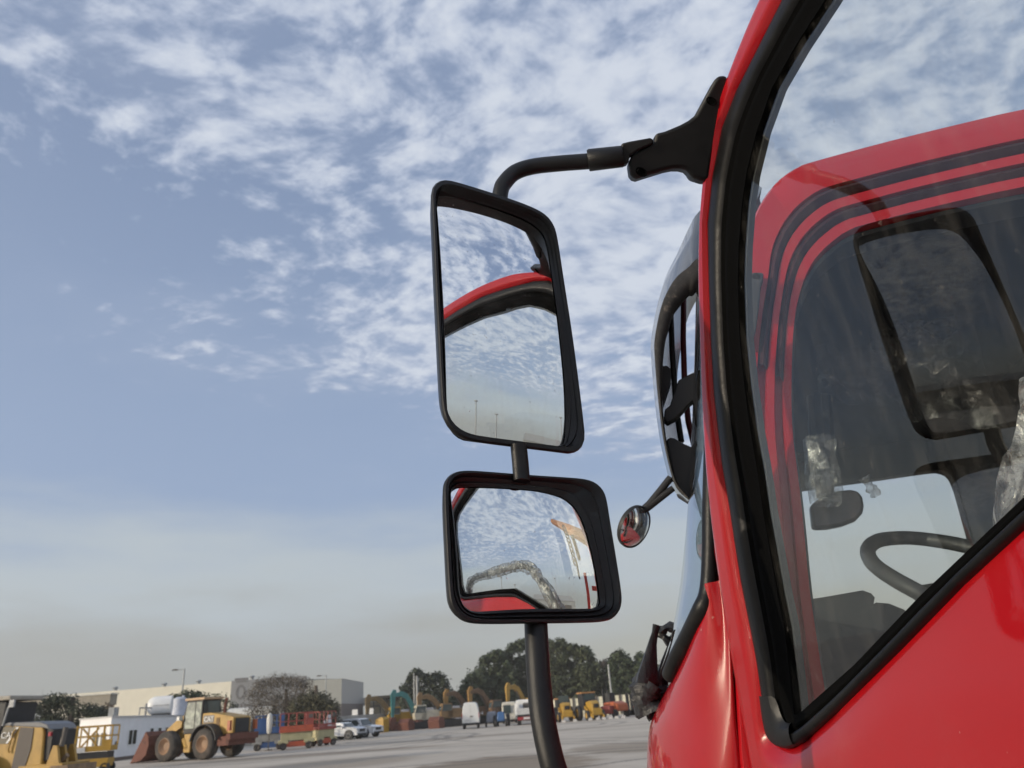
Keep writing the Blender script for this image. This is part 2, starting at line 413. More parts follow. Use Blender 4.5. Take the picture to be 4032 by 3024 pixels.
rub_i += [(.66, .293), (.80, .300), (1.0, .303), (1.22, .306), (1.28, .325), (1.305, .38), (1.30, .60), (1.275, .79), (1.22, .89), (1.13, .935), (1.0, .945), (.80, .945), (.66, .940)]
NS = 520; DC = (.55, .52)
red_o = smooth2(red_o, 2)
RO, SO, SI = polar(red_o, DC, NS), polar(rub_o, DC, NS), polar(rub_i, DC, NS)
def lerp2(A, B, t): return [(a[0] + (b[0] - a[0]) * t, a[1] + (b[1] - a[1]) * t) for a, b in zip(A, B)]
def row(A, w):
    if callable(w): return [D3(x, y, w(x, y)) for x, y in A]
    return [D3(x, y, w) for x, y in A]
def bulge(k):
    # the lower skin swells gently outwards below the waist line
    def f(x, y):
        a = max(0.0, min(1.0, (.12 + .38 * x - y) / .5)); return k + .022 * a * a * (3 - 2 * a)
    return f
mb = MB(); rows = [row(RO, -.045), row(RO, bulge(-.008)), row(lerp2(RO, SO, .04), bulge(.0)), row(lerp2(RO, SO, .14), bulge(.005))]
for t in (.25, .38, .5, .62): rows.append(row(lerp2(RO, SO, t), bulge(.006)))
rows += [row(lerp2(RO, SO, .74), bulge(.006)), row(lerp2(RO, SO, .84), bulge(.001)), row(lerp2(RO, SO, .96), -.004), row(SO, -.008), row(SO, -.04)]
mb.loft(rows, True)
door = part('door', mb, RED, smooth=True, angle=60, merge=True)
# inner skin
mb = MB(); mb.loft([row(RO, -.045), row(lerp2(RO, SO, .3), -.055), row(lerp2(RO, SO, .9), -.055), row(SO, -.04)], True)
part('door_inner_panel', mb, M('inner_red', (.42, .01, .016), .45, coat=.4), door, smooth=True)
mb = MB()
mb.loft([row(lerp2(SO, SI, -.03), -.012), row(lerp2(SO, SI, 0), -.003), row(lerp2(SO, SI, .04), .000), row(lerp2(SO, SI, .13), .003), row(lerp2(SO, SI, .30), .0035), row(lerp2(SO, SI, .40), .002), row(lerp2(SO, SI, .45), -.004)], True)
part('window_seal', mb, RUBBER, door, smooth=True, angle=80)
mb = MB()
mb.loft([row(lerp2(SO, SI, .45), -.004), row(lerp2(SO, SI, .50), -.008), row(lerp2(SO, SI, .56), -.008), row(lerp2(SO, SI, .60), -.004), row(lerp2(SO, SI, .72), -.004), row(lerp2(SO, SI, .8), -.007), row(lerp2(SO, SI, 1.0), -.007), row(lerp2(SO, SI, 1.0), -.02)], True)
part('seal_groove', mb, DEEP, door, smooth=True, angle=80)
ce = [DC] * NS
mb = MB(); mb.loft([row(lerp2(SI, ce, -.01), -.020), row(lerp2(SI, ce, .008), -.021), row(lerp2(SI, ce, .010), -.03)], True)
part('inner_trim', mb, TRIM, door, smooth=True)
mb = MB(); A = lerp2(SI, ce, -.012); n_ = len(A)
mb.prism(row(A, -.009), DN * .004)
part('window_glass', mb, GLASS, door)
# corner moulding of the seal (joint pieces)
cl_ = dst(KD, [(1642, 1503), (1649, 1562), (1655, 1588), (1666, 1606), (1688, 1617), (1707, 1616), (1718, 1610)]); cr_ = dst(KD, [(1672, 1503), (1680, 1540), (1688, 1556), (1694, 1562), (1700, 1563), (1703, 1562), (1706, 1560)])
mb = MB(); R_ = []
for t, w in ((-.02, -.002), (.04, .0045), (.35, .0065), (.8, .0055), (1.0, -.003)): R_.append([D3(*(V(a) + (V(b) - V(a)) * t), w) for a, b in zip(cl_, cr_)])
mb.loft(R_); part('seal_corner', mb, M('corner_rubber', (.007, .007, .0075), .42, 0, .2, 12, .03, spec=.4), door, smooth=True, sub=1)

# grab rail on the inner side of the door, still in its wrinkled film
def wrap_tube(path, r, amp, seed, n=14):
    rnd = random.Random(seed); Lp = sum((V(b) - V(a)).length for a, b in zip(path, path[1:])); pts = bez(path, int(max(10, min(90, Lp / r * 1.6)))); mb_ = MB(); rows_ = []; up = None
    for i, p in enumerate(pts):
        d = (pts[min(i + 1, len(pts) - 1)] - pts[max(i - 1, 0)]).normalized()
        x = d.orthogonal().normalized() if up is None else (up - d * up.dot(d)).normalized(); up = x; y = d.cross(x); rr = []
        k0 = 1 + amp * .6 * sin(i * .9 + seed) * sin(i * .37)
        for k in range(n):
            a = 2 * pi * k / n
            rr.append(p + (x * cos(a) + y * sin(a)) * r * (k0 + rnd.uniform(-amp, amp)))
        rows_.append(rr)
    mb_.loft(rows_, True); return mb_
def filmmat(name, alpha, colr=(.50, .51, .51)):
    m = bpy.data.materials.new(name); m.use_nodes = True; q = G(m.node_tree); q.N.clear()
    tr = q.N.new('ShaderNodeBsdfTransparent'); tr.inputs[0].default_value = (.93, .93, .93, 1)
    gl = q.N.new('ShaderNodeBsdfGlossy'); gl.inputs['Roughness'].default_value = .22; gl.inputs[0].default_value = (*colr, 1)
    df = q.N.new('ShaderNodeBsdfDiffuse'); df.inputs[0].default_value = (*colr, 1)
    t = q.N.new('ShaderNodeTexCoord').outputs['Object']
    nz = q.noise(t, 22, 4, .6, 1.2)
    a = q.N.new('ShaderNodeMixShader'); a.inputs[0].default_value = .55; q.L.new(gl.outputs[0], a.inputs[1]); q.L.new(df.outputs[0], a.inputs[2])
    b = q.N.new('ShaderNodeMixShader'); q.L.new(q.ss(nz, .38, .72, alpha * .25, alpha * 1.9), b.inputs[0]); q.L.new(tr.outputs[0], b.inputs[1]); q.L.new(a.outputs[0], b.inputs[2])
    bn = q.N.new('ShaderNodeBump'); bn.inputs['Strength'].default_value = .8; bn.inputs['Distance'].default_value = .01
    q.L.new(q.noise(t, 26, 5, .6, 2.0), bn.inputs['Height'])
    for s_ in (gl, df): q.L.new(bn.outputs[0], s_.inputs['Normal'])
    q.L.new(b.outputs[0], q.N.new('ShaderNodeOutputMaterial').inputs[0]); return m
FILM = filmmat('wrinkled_film', .62)
THIN = filmmat('thin_film', .17)
rail = [D3(.16, .04, -.07), D3(.225, .125, -.10), D3(.28, .11, -.10), D3(.36, .145, -.10), D3(.44, .20, -.10), D3(.525, .31, -.10), D3(.59, .38, -.10), D3(.68, .41, -.10), D3(.82, .415, -.10), D3(1.04, .42, -.10), D3(1.24, .42, -.10), D3(1.33, .38, -.10), D3(1.345, .30, -.10), D3(1.345, .20, -.07)]
gr_ = part('grab_rail', MB().tube(bez(rail, 60), .016, 12), M('grey_rail', (.10, .10, .105), .5), door, smooth=True)
link('plastic_wrap', wrap_tube(rail, .031, .20, 5), FILM, gr_, smooth=True, origin=BASE, angle=30)

# ---- mirrors
MN = V((.54541, -.82778, -.13153)).normalized()
def mirror(name, C_, lip, glassp, MN, n0, R, z, nm_label, arm_mat=PLASTIC, back=.055, rec=.0):
    """housing traced on the plane of its rim, with a recessed convex glass"""
    o, k = z
    X = V((0, 0, 1)).cross(MN).normalized(); Y = MN.cross(X)
    dpl = MN.dot(C_)
    def loc(p):
        q = on_plane(o[0] + p[0] / k, o[1] + p[1] / k, MN, dpl) - C_; return (q.dot(X), q.dot(Y))
    A0 = smooth2([loc(p) for p in lip], 2); c0 = (sum(p[0] for p in A0) / len(A0), sum(p[1] for p in A0) / len(A0)); N = 160
    A = polar(A0, c0, N)
    P = lambda L, w, sx=0.0, sy=0.0: [C_ + X * (p[0] + sx) + Y * (p[1] + sy) + MN * w for p in L]
    # glass: outline carried to a plane behind the rim that has the glass's own tilt
    cg = C_ - MN * rec
    def hit_glass(u, v):
        r = ray(u, v); t = n0.dot(cg - EYE) / n0.dot(r)
        for _ in range(30):
            q = EYE + r * t - cg; h = q.dot(n0); t -= (h + (q.dot(q) - h * h) / (2 * R)) / n0.dot(r) * .9
        return EYE + r * t
    gp = [hit_glass(o[0] + p[0] / k, o[1] + p[1] / k) for p in smooth2(glassp, 1)]
    GX = V((0, 0, 1)).cross(n0).normalized(); GY = n0.cross(GX)
    g2 = [((p - cg).dot(GX), (p - cg).dot(GY)) for p in gp]; gc = (sum(p[0] for p in g2) / len(g2), sum(p[1] for p in g2) / len(g2))
    def sph(x, y): return cg + GX * x + GY * y - n0 * ((x * x + y * y) / (2 * R))
    GO = polar(g2, gc, N)
    rows_ = [[sph(gc[0] + (p[0] - gc[0]) * s_ * 1.02, gc[1] + (p[1] - gc[1]) * s_ * 1.02) for p in GO] for s_ in [i / 26 for i in range(26, 0, -1)]]
    mbg = MB().loft(rows_, True); mbg.fan(rows_[-1])
    edge_ = [sph(*p) + MN * .0015 for p in GO]
    # housing
    cen = [c0] * N
    lipo = P(A, 0)
    lipi = P(lerp2(A, cen, .035), .0018)
    m1 = [a.lerp(b, .22) for a, b in zip(lipi, edge_)]; m1 = [p - MN * .004 for p in m1]
    m2 = [a.lerp(b, .30) for a, b in zip(lipi, edge_)]; m2 = [p - MN * .001 for p in m2]
    m3 = [a.lerp(b, .62) - MN * .003 for a, b in zip(lipi, edge_)]
    m4 = [a.lerp(b, .72) + MN * .0005 for a, b in zip(lipi, edge_)]
    shape = [P(lerp2(A, cen, .30), -back * .98), P(lerp2(A, cen, .17), -back * .80), P(lerp2(A, cen, .085), -back * .52), P(lerp2(A, cen, .03), -back * .25), P(lerp2(A, cen, .0), -back * .10), P(lerp2(A, cen, -.004), -.002), P(lerp2(A, cen, .006), .0015), lipi, m1, m2, m3, m4, edge_]
    mbh = MB().loft(shape, True); mbh.fan(shape[0])
    h = part(name, mbh, arm_mat, smooth=True, angle=50)
    h['label'] = nm_label
    link('mirror_glass', mbg, MIRROR, h, smooth=True, origin=BASE, angle=180)
    return h, X, Y
Mc = V((-.0014, .98207, 2.22093))
up_lip = [(160, 100), (195, 80), (240, 82), (400, 130), (600, 195), (700, 235), (760, 270), (800, 320), (820, 380), (860, 650), (900, 900), (940, 1200), (970, 1450), (972, 1500), (950, 1545), (900, 1568), (860, 1562), (600, 1530), (400, 1505), (330, 1490), (270, 1460), (225, 1410), (200, 1340), (190, 1200), (175, 900), (160, 600), (148, 300), (140, 160), (145, 125)]
up_gl = [(158, 150), (230, 165), (400, 210), (600, 280), (680, 320), (740, 370), (765, 430), (790, 600), (830, 900), (860, 1200), (865, 1450), (850, 1545), (600, 1515), (330, 1490), (280, 1470), (235, 1420), (218, 1350), (210, 1000), (185, 500)]
def azel(a, e): a, e = radians(a), radians(e); return V((sin(a) * cos(e), cos(a) * cos(e), sin(e)))
mirror('upper_mirror', Mc, up_lip, up_gl, azel(148, 0), azel(148, .5), 1.0, ((1600, 650), 1.3825), 'tall rectangular main mirror', rec=-.004)
Ml = EYE + (V((.0087, .98, 1.89)) - EYE) * 1.0
lo_lip = [(250, 210), (310, 150), (400, 122), (600, 132), (1000, 165), (1400, 190), (1560, 205), (1650, 240), (1720, 310), (1750, 400), (1780, 600), (1830, 900), (1870, 1150), (1893, 1320), (1880, 1420), (1830, 1490), (1750, 1530), (1500, 1540), (1000, 1545), (700, 1550), (500, 1545), (400, 1510), (330, 1440), (290, 1350), (275, 1200), (260, 900), (240, 500), (235, 300)]
lo_gl = [(290, 330), (340, 290), (400, 280), (700, 287), (1000, 305), (1150, 325), (1300, 365), (1370, 400), (1450, 470), (1520, 590), (1580, 780), (1640, 1050), (1680, 1300), (1685, 1415), (1400, 1417), (1000, 1418), (700, 1435), (500, 1447), (430, 1410), (385, 1350), (370, 1230), (355, 900), (325, 600), (295, 400)]
mirror('lower_mirror', Ml, lo_lip, lo_gl, azel(147, 6), azel(147, 5), .5, ((1650, 1800), 2.3694), 'wide convex lower mirror', rec=-.003)
def at(x, y, dist): return EYE + ray(x * KD, y * KD) * dist
dm = (Mc - EYE).length; dl = (Ml - EYE).length
# upper arm
armp = [at(1079, 432, 1.27), at(1082, 412, 1.28), at(1089, 396, 1.29), at(1112, 373, 1.31), at(1150, 360, 1.325), at(1210, 353, 1.33), at(1290, 347, 1.335), at(1330, 343, 1.335)]
part('mirror_arm', MB().tube(bez(armp, 60), .0131, 16), PLASTIC, smooth=True)
mb = MB().tube([at(1270, 346.5, 1.335), at(1273, 346, 1.335), at(1344, 338, 1.335), at(1347, 337.5, 1.335)], [.0165, .0183, .0176, .0160], 18)
part('arm_collar', mb, PLASTIC, smooth=True, angle=50)
zb = lambda x, y: (1850 + x / 1.8433, 200 + y / 1.8433)
BT = EYE + ray(*zb(1150, 830)) * 1.335; BA = on_plane(*zb(1868, 172), DN, DD) - DN * .012; BB = on_plane(*zb(1735, 945), DN, DD) - DN * .012
BN = (BA - BT).cross(BB - BT).normalized()
def bracket_pts(L, dz=0.0):
    out = []
    for x, y in L:
        u, v = zb(x, y); out.append(on_plane(u, v, BN, BN.dot(BT)) + ray(u, v) * dz)
    return out
neck = [(1100, 670), (1160, 655), (1310, 628), (1335, 640), (1335, 672), (1230, 715), (1165, 760), (1150, 815), (1100, 822), (1095, 760)]
mb = MB().prism([EYE + ray(*zb(*p)) * 1.33 for p in neck], FW * .022)
part('arm_knuckle', mb, PLASTIC, bevel=.003, smooth=True)
bp = [(1868, 172), (1800, 175), (1770, 220), (1700, 350), (1640, 460), (1590, 500), (1530, 532), (1420, 578), (1345, 596), (1337, 665), (1180, 752), (1152, 800), (1165, 890), (1185, 915), (1215, 925), (1260, 910), (1420, 860), (1480, 848), (1530, 848), (1570, 858), (1592, 880), (1610, 915), (1690, 940), (1735, 945), (1760, 800), (1800, 600), (1860, 440), (1905, 330), (1895, 250)]
F_ = bracket_pts(bp); cx = sum((p for p in F_), V()) / len(F_)
mb = MB(); back_ = [p + FW * .034 for p in F_]
mid_ = bracket_pts([(x + (1560 - x) * .10, y + (640 - y) * .07) for x, y in bp], -.006)
mb.prism(F_, FW * .030)
brk = part('mirror_bracket', mb, PLASTIC, smooth=True, merge=True, bevel=.006, angle=50, seg=3)
def ringhole(x, y, r, dz, depth, nm, par):
    u, v = zb(x, y); c = bracket_pts([(x, y)], dz)[0]; ax = -ray(u, v); q = MB(); a_ = ax.orthogonal().normalized(); b_ = ax.cross(a_)
    rr = lambda r_, w: [c + (a_ * cos(2 * pi * i / 20) * .62 + b_ * sin(2 * pi * i / 20)) * r_ + ax * w for i in range(20)]
    q.loft([rr(r * 1.12, 0), rr(r, .0015), rr(r * .86, 0), rr(r * .8, -.001)], True); q.fan(rr(r * .8, -.0008))
    return link(nm, q, DEEP, par, smooth=True, origin=BASE)
ringhole(1753, 365, .0085, -.002, .01, 'bolt_hole', brk)
ringhole(1245, 880, .0095, -.002, .01, 'pivot_pin', brk)
# pole between the mirrors and down to the door
polep = [at(1120, 960, 1.035), at(1124, 1000, 1.03), at(1127, 1040, 1.02)]
part('mirror_post', MB().tube(polep, .0125, 16, squash=.8), PLASTIC, smooth=True)
polep = [at(1157, 1330, 1.0), at(1160, 1400, .985), at(1164, 1470, .975), at(1171, 1540, .965), at(1184, 1610, .96), at(1202, 1675, .96), at(1240, 1760, .97), at(1310, 1840, 1.0), at(1420, 1900, 1.06), D3(.22, -.36, .02)]
part('mirror_pole', MB().tube(bez(polep, 90), .0146, 18), PLASTIC, smooth=True)
part('lower_bracket', MB().box(D3(.22, -.36, .02), (.05, .09, .10), rz=radians(75)), PLASTIC, bevel=.008, smooth=True)
# ---- cab body behind the open door
CE = V((sin(radians(100)), cos(radians(100)), 0)); CN = V((CE.y, -CE.x, 0))      # along the cab side towards its rear / outward normal
if CN.dot(EYE - V((.36, 1.34, 0))) < 0: CN = -CN
CO = V((.36, 1.34, 0)); CD = CN.dot(CO)
def cp(u, v, off=0.0):                      # off: metres further into the cab
    return on_plane(u, v, CN, CD, -off)
def ca(u, v, off=0.0):
    p = cp(u, v, off) - CO; return (p.dot(CE), p.z)
def c3(a, z, off=0.0): return CO + CE * a + V((0, 0, z)) - CN * off
out_l = [ca(*p) for p in ((2920, 3100), (2900, 2750), (2890, 2550), (2880, 2300), (2870, 2000), (2865, 1700), (2875, 1500), (2900, 1268), (2932, 1100), (2946, 1037), (2949, 909), (2982, 817), (3023, 751), (3074, 694), (3146, 648), (3187, 633), (3478, 554), (3698, 500), (4032, 420))]
a_, z_ = out_l[-1]; out_l += [(a_ + .2, z_ + .0), (1.02, z_ - .01), (1.09, z_ - .12), (1.10, 2.2), (1.10, 1.0), (1.10, .70), (.6, .68), (-.05, .70), (-.03, 1.2)]
in_l = [ca(*p) for p in ((3290, 2900), (3246, 2664), (3210, 2423), (3192, 2303), (3168, 2038), (3150, 1881), (3125, 1700), (3120, 1500), (3130, 1242), (3166, 1099), (3207, 1017), (3258, 961), (3345, 894), (3437, 868), (3668, 807), (4032, 725))]
a_, z_ = in_l[-1]; in_l += [(a_ + .14, z_ + .0), (.90, z_ - .02), (.955, z_ - .1), (.97, 2.1), (.97, 1.1), (.94, .95), (.5, .93), (.22, .95), (.17, 1.1), (.17, 1.35)]
CC = (.55, 1.85); NC = 300
CO_, CI_ = polar(smooth2(out_l, 1), CC, NC), polar(smooth2(in_l, 1), CC, NC)
def cr(t, off): return [c3(x, z, off) for x, z in lerp2(CO_, CI_, t)]
body = part('cab_side', MB().loft([cr(0, .05), cr(0, .006), cr(.03, 0), cr(.41, 0), cr(.43, .012)], True), REDB, smooth=True, angle=50)
part('cab_side_flange', MB().loft([cr(.575, .012), cr(.59, .004), cr(.71, .004), cr(.725, .016)], True), REDB, body, smooth=True)
part('cab_side_lip', MB().loft([cr(.855, .016), cr(.865, .010), cr(.99, .010), cr(1.0, .05)], True), REDB, body, smooth=True)
part('pillar_channel', MB().loft([cr(.43, .012), cr(.45, .017), cr(.56, .017), cr(.575, .012)], True), REDB, body, smooth=True)
part('pillar_channel', MB().loft([cr(.725, .016), cr(.74, .019), cr(.84, .019), cr(.855, .016)], True), REDB, body, smooth=True)
CHAN = M('maroon_rubber', (.040, .012, .016), .5, 0, .2, 8)
sel = [i for i in range(NC) if -10 < degrees(2 * pi * i / NC) < 138]
def crs(t, off): r_ = cr(t, off); return [r_[i] for i in sel]
part('door_opening_seal', MB().loft([crs(.42, .013), crs(.44, .004), crs(.50, -.006), crs(.56, .004), crs(.58, .013)]), CHAN, body, smooth=True)
part('door_opening_seal', MB().loft([crs(.72, .017), crs(.74, .010), crs(.79, .002), crs(.84, .010), crs(.86, .017)]), CHAN, body, smooth=True)
part('opening_trim', MB().loft([cr(1.0, .045), cr(1.01, .03), cr(1.05, .035), cr(1.07, .06), cr(1.07, .10)], True), TRIM, body, smooth=True)
# roof, back and underside shell
WC = 2.0
top_ = [c3(x, z) for x, z in out_l[12:22]]
mb = MB()
rows_ = [[p - CN * o + V((0, 0, r)) + (V((0, 0, 0))) for p in top_] for o, r in ((.03, 0), (.10, .015), (.3, .03), (1.0, .045), (1.7, .03), (1.95, 0))]
mb.loft(rows_); part('cab_roof', mb, REDB, smooth=True)
mb = MB().loft([[c3(1.10, z, .03) for z in (.7, 1.5, 2.2, 2.45)], [c3(1.10, z, WC) for z in (.7, 1.5, 2.2, 2.45)]]); part('cab_back', mb, REDB)
mb = MB().loft([[c3(x, .72, .02) for x in (-.1, .5, 1.10)], [c3(x, .72, WC) for x in (-.1, .5, 1.10)]]); part('cab_floor', mb, DARK)
# far side of the cab with its window, headliner and dash
OFF = 1.85
fw_ = [ca(u, v, OFF) for u, v in ((3000, 1948), (3276, 1908), (3480, 1880), (3660, 1854), (3698, 1851), (3730, 1858), (3752, 1880), (3770, 1925), (3795, 2013), (3825, 2122), (3860, 2300), (3880, 2450), (3700, 2500), (3300, 2500), (3000, 2500), (3000, 2200))]
wc = (sum(p[0] for p in fw_) / len(fw_), sum(p[1] for p in fw_) / len(fw_))
a0_ = ca(2860, 2000, OFF)[0]; big_ = [(a0_ + .02, .8), (2.2, .8), (2.2, 2.66), (a0_ + .12, 2.66), (a0_ + .02, 2.3)]
zlo = min(p[1] for p in fw_)
A_, B_ = polar(big_, wc, 120), polar(fw_, wc, 120)
mb = MB().loft([[c3(x, z, OFF) for x, z in A_], [c3(x, z, OFF) for x, z in B_], [c3(x, z, OFF + .05) for x, z in B_]], True)
far = part('far_side_wall', mb, INT)
mb = MB().prism([c3(x, z, OFF + .03) for x, z in lerp2(B_, [wc] * 120, -.01)], CN * -.004); part('far_window_glass', mb, glassmat('far_glass', (.98, .98, .97), 1.0), far)
zt = max(p[1] for p in in_l) + .035
part('headliner', MB().loft([[c3(x, zt, o) for x in (.16, .5, 1.08)] for o in (.08, .9, OFF)]), INT)
part('rear_lining', MB().loft([[c3(1.06, z, o) for z in (.75, 2.7)] for o in (.04, OFF)]), INT)
dash = [ca(u, v, .32) for u, v in ((2950, 2396), (3100, 2372), (3237, 2352), (3397, 2324), (3430, 2336), (3445, 2352), (3440, 2378), (3434, 2388), (3450, 2372), (3500, 2376), (3560, 2400), (3620, 2450), (3680, 2600), (3720, 2800), (3720, 3100), (2950, 3100))]
part('dashboard', MB().prism([c3(x, z, .32) for x, z in dash], -CN * 1.45), M('dash_plastic', (.035, .038, .042), .55, 0, .1, 6), bevel=.006, smooth=True)
# steering wheel, drawn through the places its rim passes
sw = [cp(3960, 2190, .62), cp(3800, 2150, .66), cp(3700, 2131, .70), cp(3600, 2119, .73), cp(3520, 2119, .72), cp(3455, 2130, .68), cp(3420, 2158, .62), cp(3422, 2195, .55), cp(3455, 2235, .49), cp(3530, 2285, .44), cp(3620, 2335, .41), cp(3720, 2400, .42), cp(3850, 2450, .47), cp(3990, 2400, .53)]
steer = part('steering_wheel', MB().tube(bez(sw, 110), .0175, 14), M('wheel_rim', (.05, .055, .06), .5, 0, .1, 8), smooth=True)
link('steering_column', MB().tube([cp(3700, 2700, .7), cp(3780, 2300, .58)], .03), INT, steer, origin=BASE)
link('wheel_spoke', MB().tube([cp(3780, 2300, .58), cp(3600, 2330, .43)], .012), INT, steer, origin=BASE)
# interior mirror, its film bag, and loose film under the ceiling
def blob2(pts, off, dep): return MB().prism([cp(u, v, off) for u, v in pts], -CN * dep)
im = [(3190, 1990), (3240, 1950), (3300, 1930), (3350, 1926), (3382, 1932), (3398, 1955), (3404, 1990), (3398, 2020), (3372, 2048), (3320, 2068), (3260, 2080), (3200, 2082)]
im_ = part('interior_mirror', blob2(im, .55, .03), M('interior_mirror_back', (.06, .045, .04), .3, 0, .3, 20), bevel=.008, smooth=True)
part('mirror_stem', MB().tube([cp(3225, 1560, .55), cp(3235, 1750, .56), cp(3250, 1960, .56)], [.03, .03, .02]), INT)
bag = [cp(3225, 1725, .5), cp(3232, 1790, .5), cp(3242, 1860, .5), cp(3248, 1930, .5), cp(3252, 1985, .5)]
part('bubble_wrap', wrap_tube(bag, .036, .16, 3, 16), filmmat('bubble_film', .35), smooth=True, angle=20)
tail = [cp(3400, 1880, .6), cp(3430, 1920, .6), cp(3450, 1955, .6)]
part('film_tail', wrap_tube(tail, .012, .5, 8, 8), FILM, smooth=True)
def sheet(name, quad, off, amp, seed, mat, n=34):
    rnd = random.Random(seed); q = [cp(u, v, off) for u, v in quad]; rows_ = []
    for i in range(n):
        a = i / (n - 1); r_ = []
        for j in range(n):
            b = j / (n - 1); p = (q[0] * (1 - a) + q[3] * a) * (1 - b) + (q[1] * (1 - a) + q[2] * a) * b
            h = mnoise.noise(V((a * 3 + seed, b * 9, 0))) + .5 * mnoise.noise(V((a * 14, b * 5 + seed, 2)))
            r_.append(p + CN * h * amp + V((0, 0, mnoise.noise(V((a * 6, seed, b * 3))) * amp)))
        rows_.append(r_)
    return part(name, MB().loft(rows_), mat, smooth=True, angle=180)
sheet('ceiling_film', ((3180, 1130), (3700, 1000), (3980, 1700), (3230, 1560)), .75, .05, 4, THIN)
sheet('ceiling_film', ((3420, 1200), (3760, 1240), (3780, 1480), (3430, 1440)), .65, .05, 9, THIN)
# seat in film behind the wheel
seat = part('seat_back', MB().box(c3(1.02, 1.75, .95), (.14, .5, .75), rz=radians(-16), top=.8), M('seat_cloth', (.06, .06, .065), .85), bevel=.05, smooth=True, seg=3)
link('headrest', MB().box(c3(1.06, 2.22, .95), (.10, .26, .2), rz=radians(-16)), M('seat_cloth', (.06, .06, .065), .85), seat, bevel=.03, smooth=True, origin=BASE)

# grab handle on the cab pillar
def zc2(x, y): return (2900 + x / 1.954, 500 + y / 1.954)
gh = [zc2(*p) for p in ((105, 1125), (125, 1117), (195, 1117), (210, 1130), (205, 1180), (192, 1200), (175, 1380), (150, 1563))] + [(2900 + x / 1.954, 1200 + y / 1.954) for x, y in ((130, 250), (112, 318), (95, 324), (45, 322), (32, 305), (36, 260), (50, 230), (65, 60))]
h_ = part('pillar_handle', MB().prism([cp(u, v, -.022) for u, v in gh], -CN * .02), TRIM, bevel=.004, smooth=True)
for u, v in (zc2(150, 1150), (2900 + 70 / 1.954, 1200 + 255 / 1.954)):
    link('screw', MB().cyl(cp(u, v, -.0225), cp(u, v, -.0245), .007, n=14), DARK, h_, origin=BASE)

# ---- front corner, windscreen and their seal
W6 = lambda x, y: (2550 + x / 1.66, 1900 + y / 1.66)
CZ = lambda u, v, off: cp(u, v, off)
right = [(2850, 2262), (2872, 2400), (2884, 2540), (2892, 2650), (2900, 2760), (2908, 2850), (2925, 2960), (2940, 3100), (2990, 3500)]
ridge = [(2845, 2290), (2862, 2400), (2868, 2540), (2868, 2650), (2866, 2760), (2862, 2850), (2856, 2960), (2850, 3100), (2860, 3500)]
leftp = [(2833, 2308), (2788, 2390), (2733, 2505), (2660, 2640), (2604, 2738), (2556, 2828), (2540, 2890), (2532, 3060), (2560, 3560)]
offl = [.045, .07, .11, .17, .23, .28, .30, .31, .31]
rows_ = []
for r_, m_, l_, o in zip(right, ridge, leftp, offl):
    m_ = (m_[0] - 16, m_[1])
    A1, B1, C1 = cp(*r_, -.0), cp(*m_, .012), cp(*l_, o)
    fr = C1 - CN * .55 + CE * .015; fr2 = C1 - CN * 1.3 + CE * .02; fr3 = C1 - CN * 1.75 + CE * .2
    mid1 = B1.lerp(C1, .16) - CE * .024 + CN * .010; mid2 = B1.lerp(C1, .55) - CE * .030
    rows_.append([A1 - CN * .05, A1, A1.lerp(B1, .6), B1, mid1, mid2, C1, C1.lerp(fr, .3), fr, fr2, fr3])
part('front_corner_panel', MB().loft(rows_), RED, smooth=True, sub=2, angle=180, merge=True)
# windscreen: near edge follows the seal, then it bulges forwards and runs across the cab
near = [(2820, 1120), (2806, 1500), (2800, 1760), (2794, 1990), (2785, 2171), (2773, 2322), (2725, 2424), (2683, 2526), (2634, 2647)]
silh = [(2745, 1120), (2738, 1500), (2728, 1760), (2713, 2020), (2695, 2189), (2680, 2322), (2667, 2442), (2662, 2540), (2628, 2655)]
rows_ = []
for n1, s1 in zip(near, silh):
    A1 = cp(*n1, .05 if n1[1] < 2400 else .05 + (n1[1] - 2400) / 247 * .13); C1 = cp(*s1, .34)
    rows_.append([A1, A1.lerp(C1, .35) - CE * .02, A1.lerp(C1, .7) - CE * .016, C1, C1 - CN * .5 + CE * .02, C1 - CN * 1.1 + CE * .03, C1 - CN * 1.4 + CE * .07])
part('windscreen', MB().loft(rows_), WGLASS, smooth=True, sub=2, angle=180, merge=True)
sealp = [(2812, 1500), (2806, 1760), (2801, 1990), (2800, 2171), (2790, 2330), (2758, 2410), (2707, 2515), (2664, 2600), (2640, 2660)]
sp_ = [cp(u, v, .03 if v < 2400 else .03 + (v - 2400) / 260 * .15) for u, v in sealp]
part('windscreen_seal', MB().tube(bez(sp_, 60), [.020] * 56 + [.018] * 60, 14)if False else MB().tube(bez(sp_, 60), .0165, 14), RUBBER, smooth=True)
part('windscreen_pillar', MB().loft([[cp(u, v, .01) for u, v in ((2825, 1000), (2815, 1700), (2812, 2171), (2835, 2300))], [cp(u + 60, v, .03) for u, v in ((2830, 1000), (2820, 1700), (2815, 2171), (2835, 2300))]]), REDB)

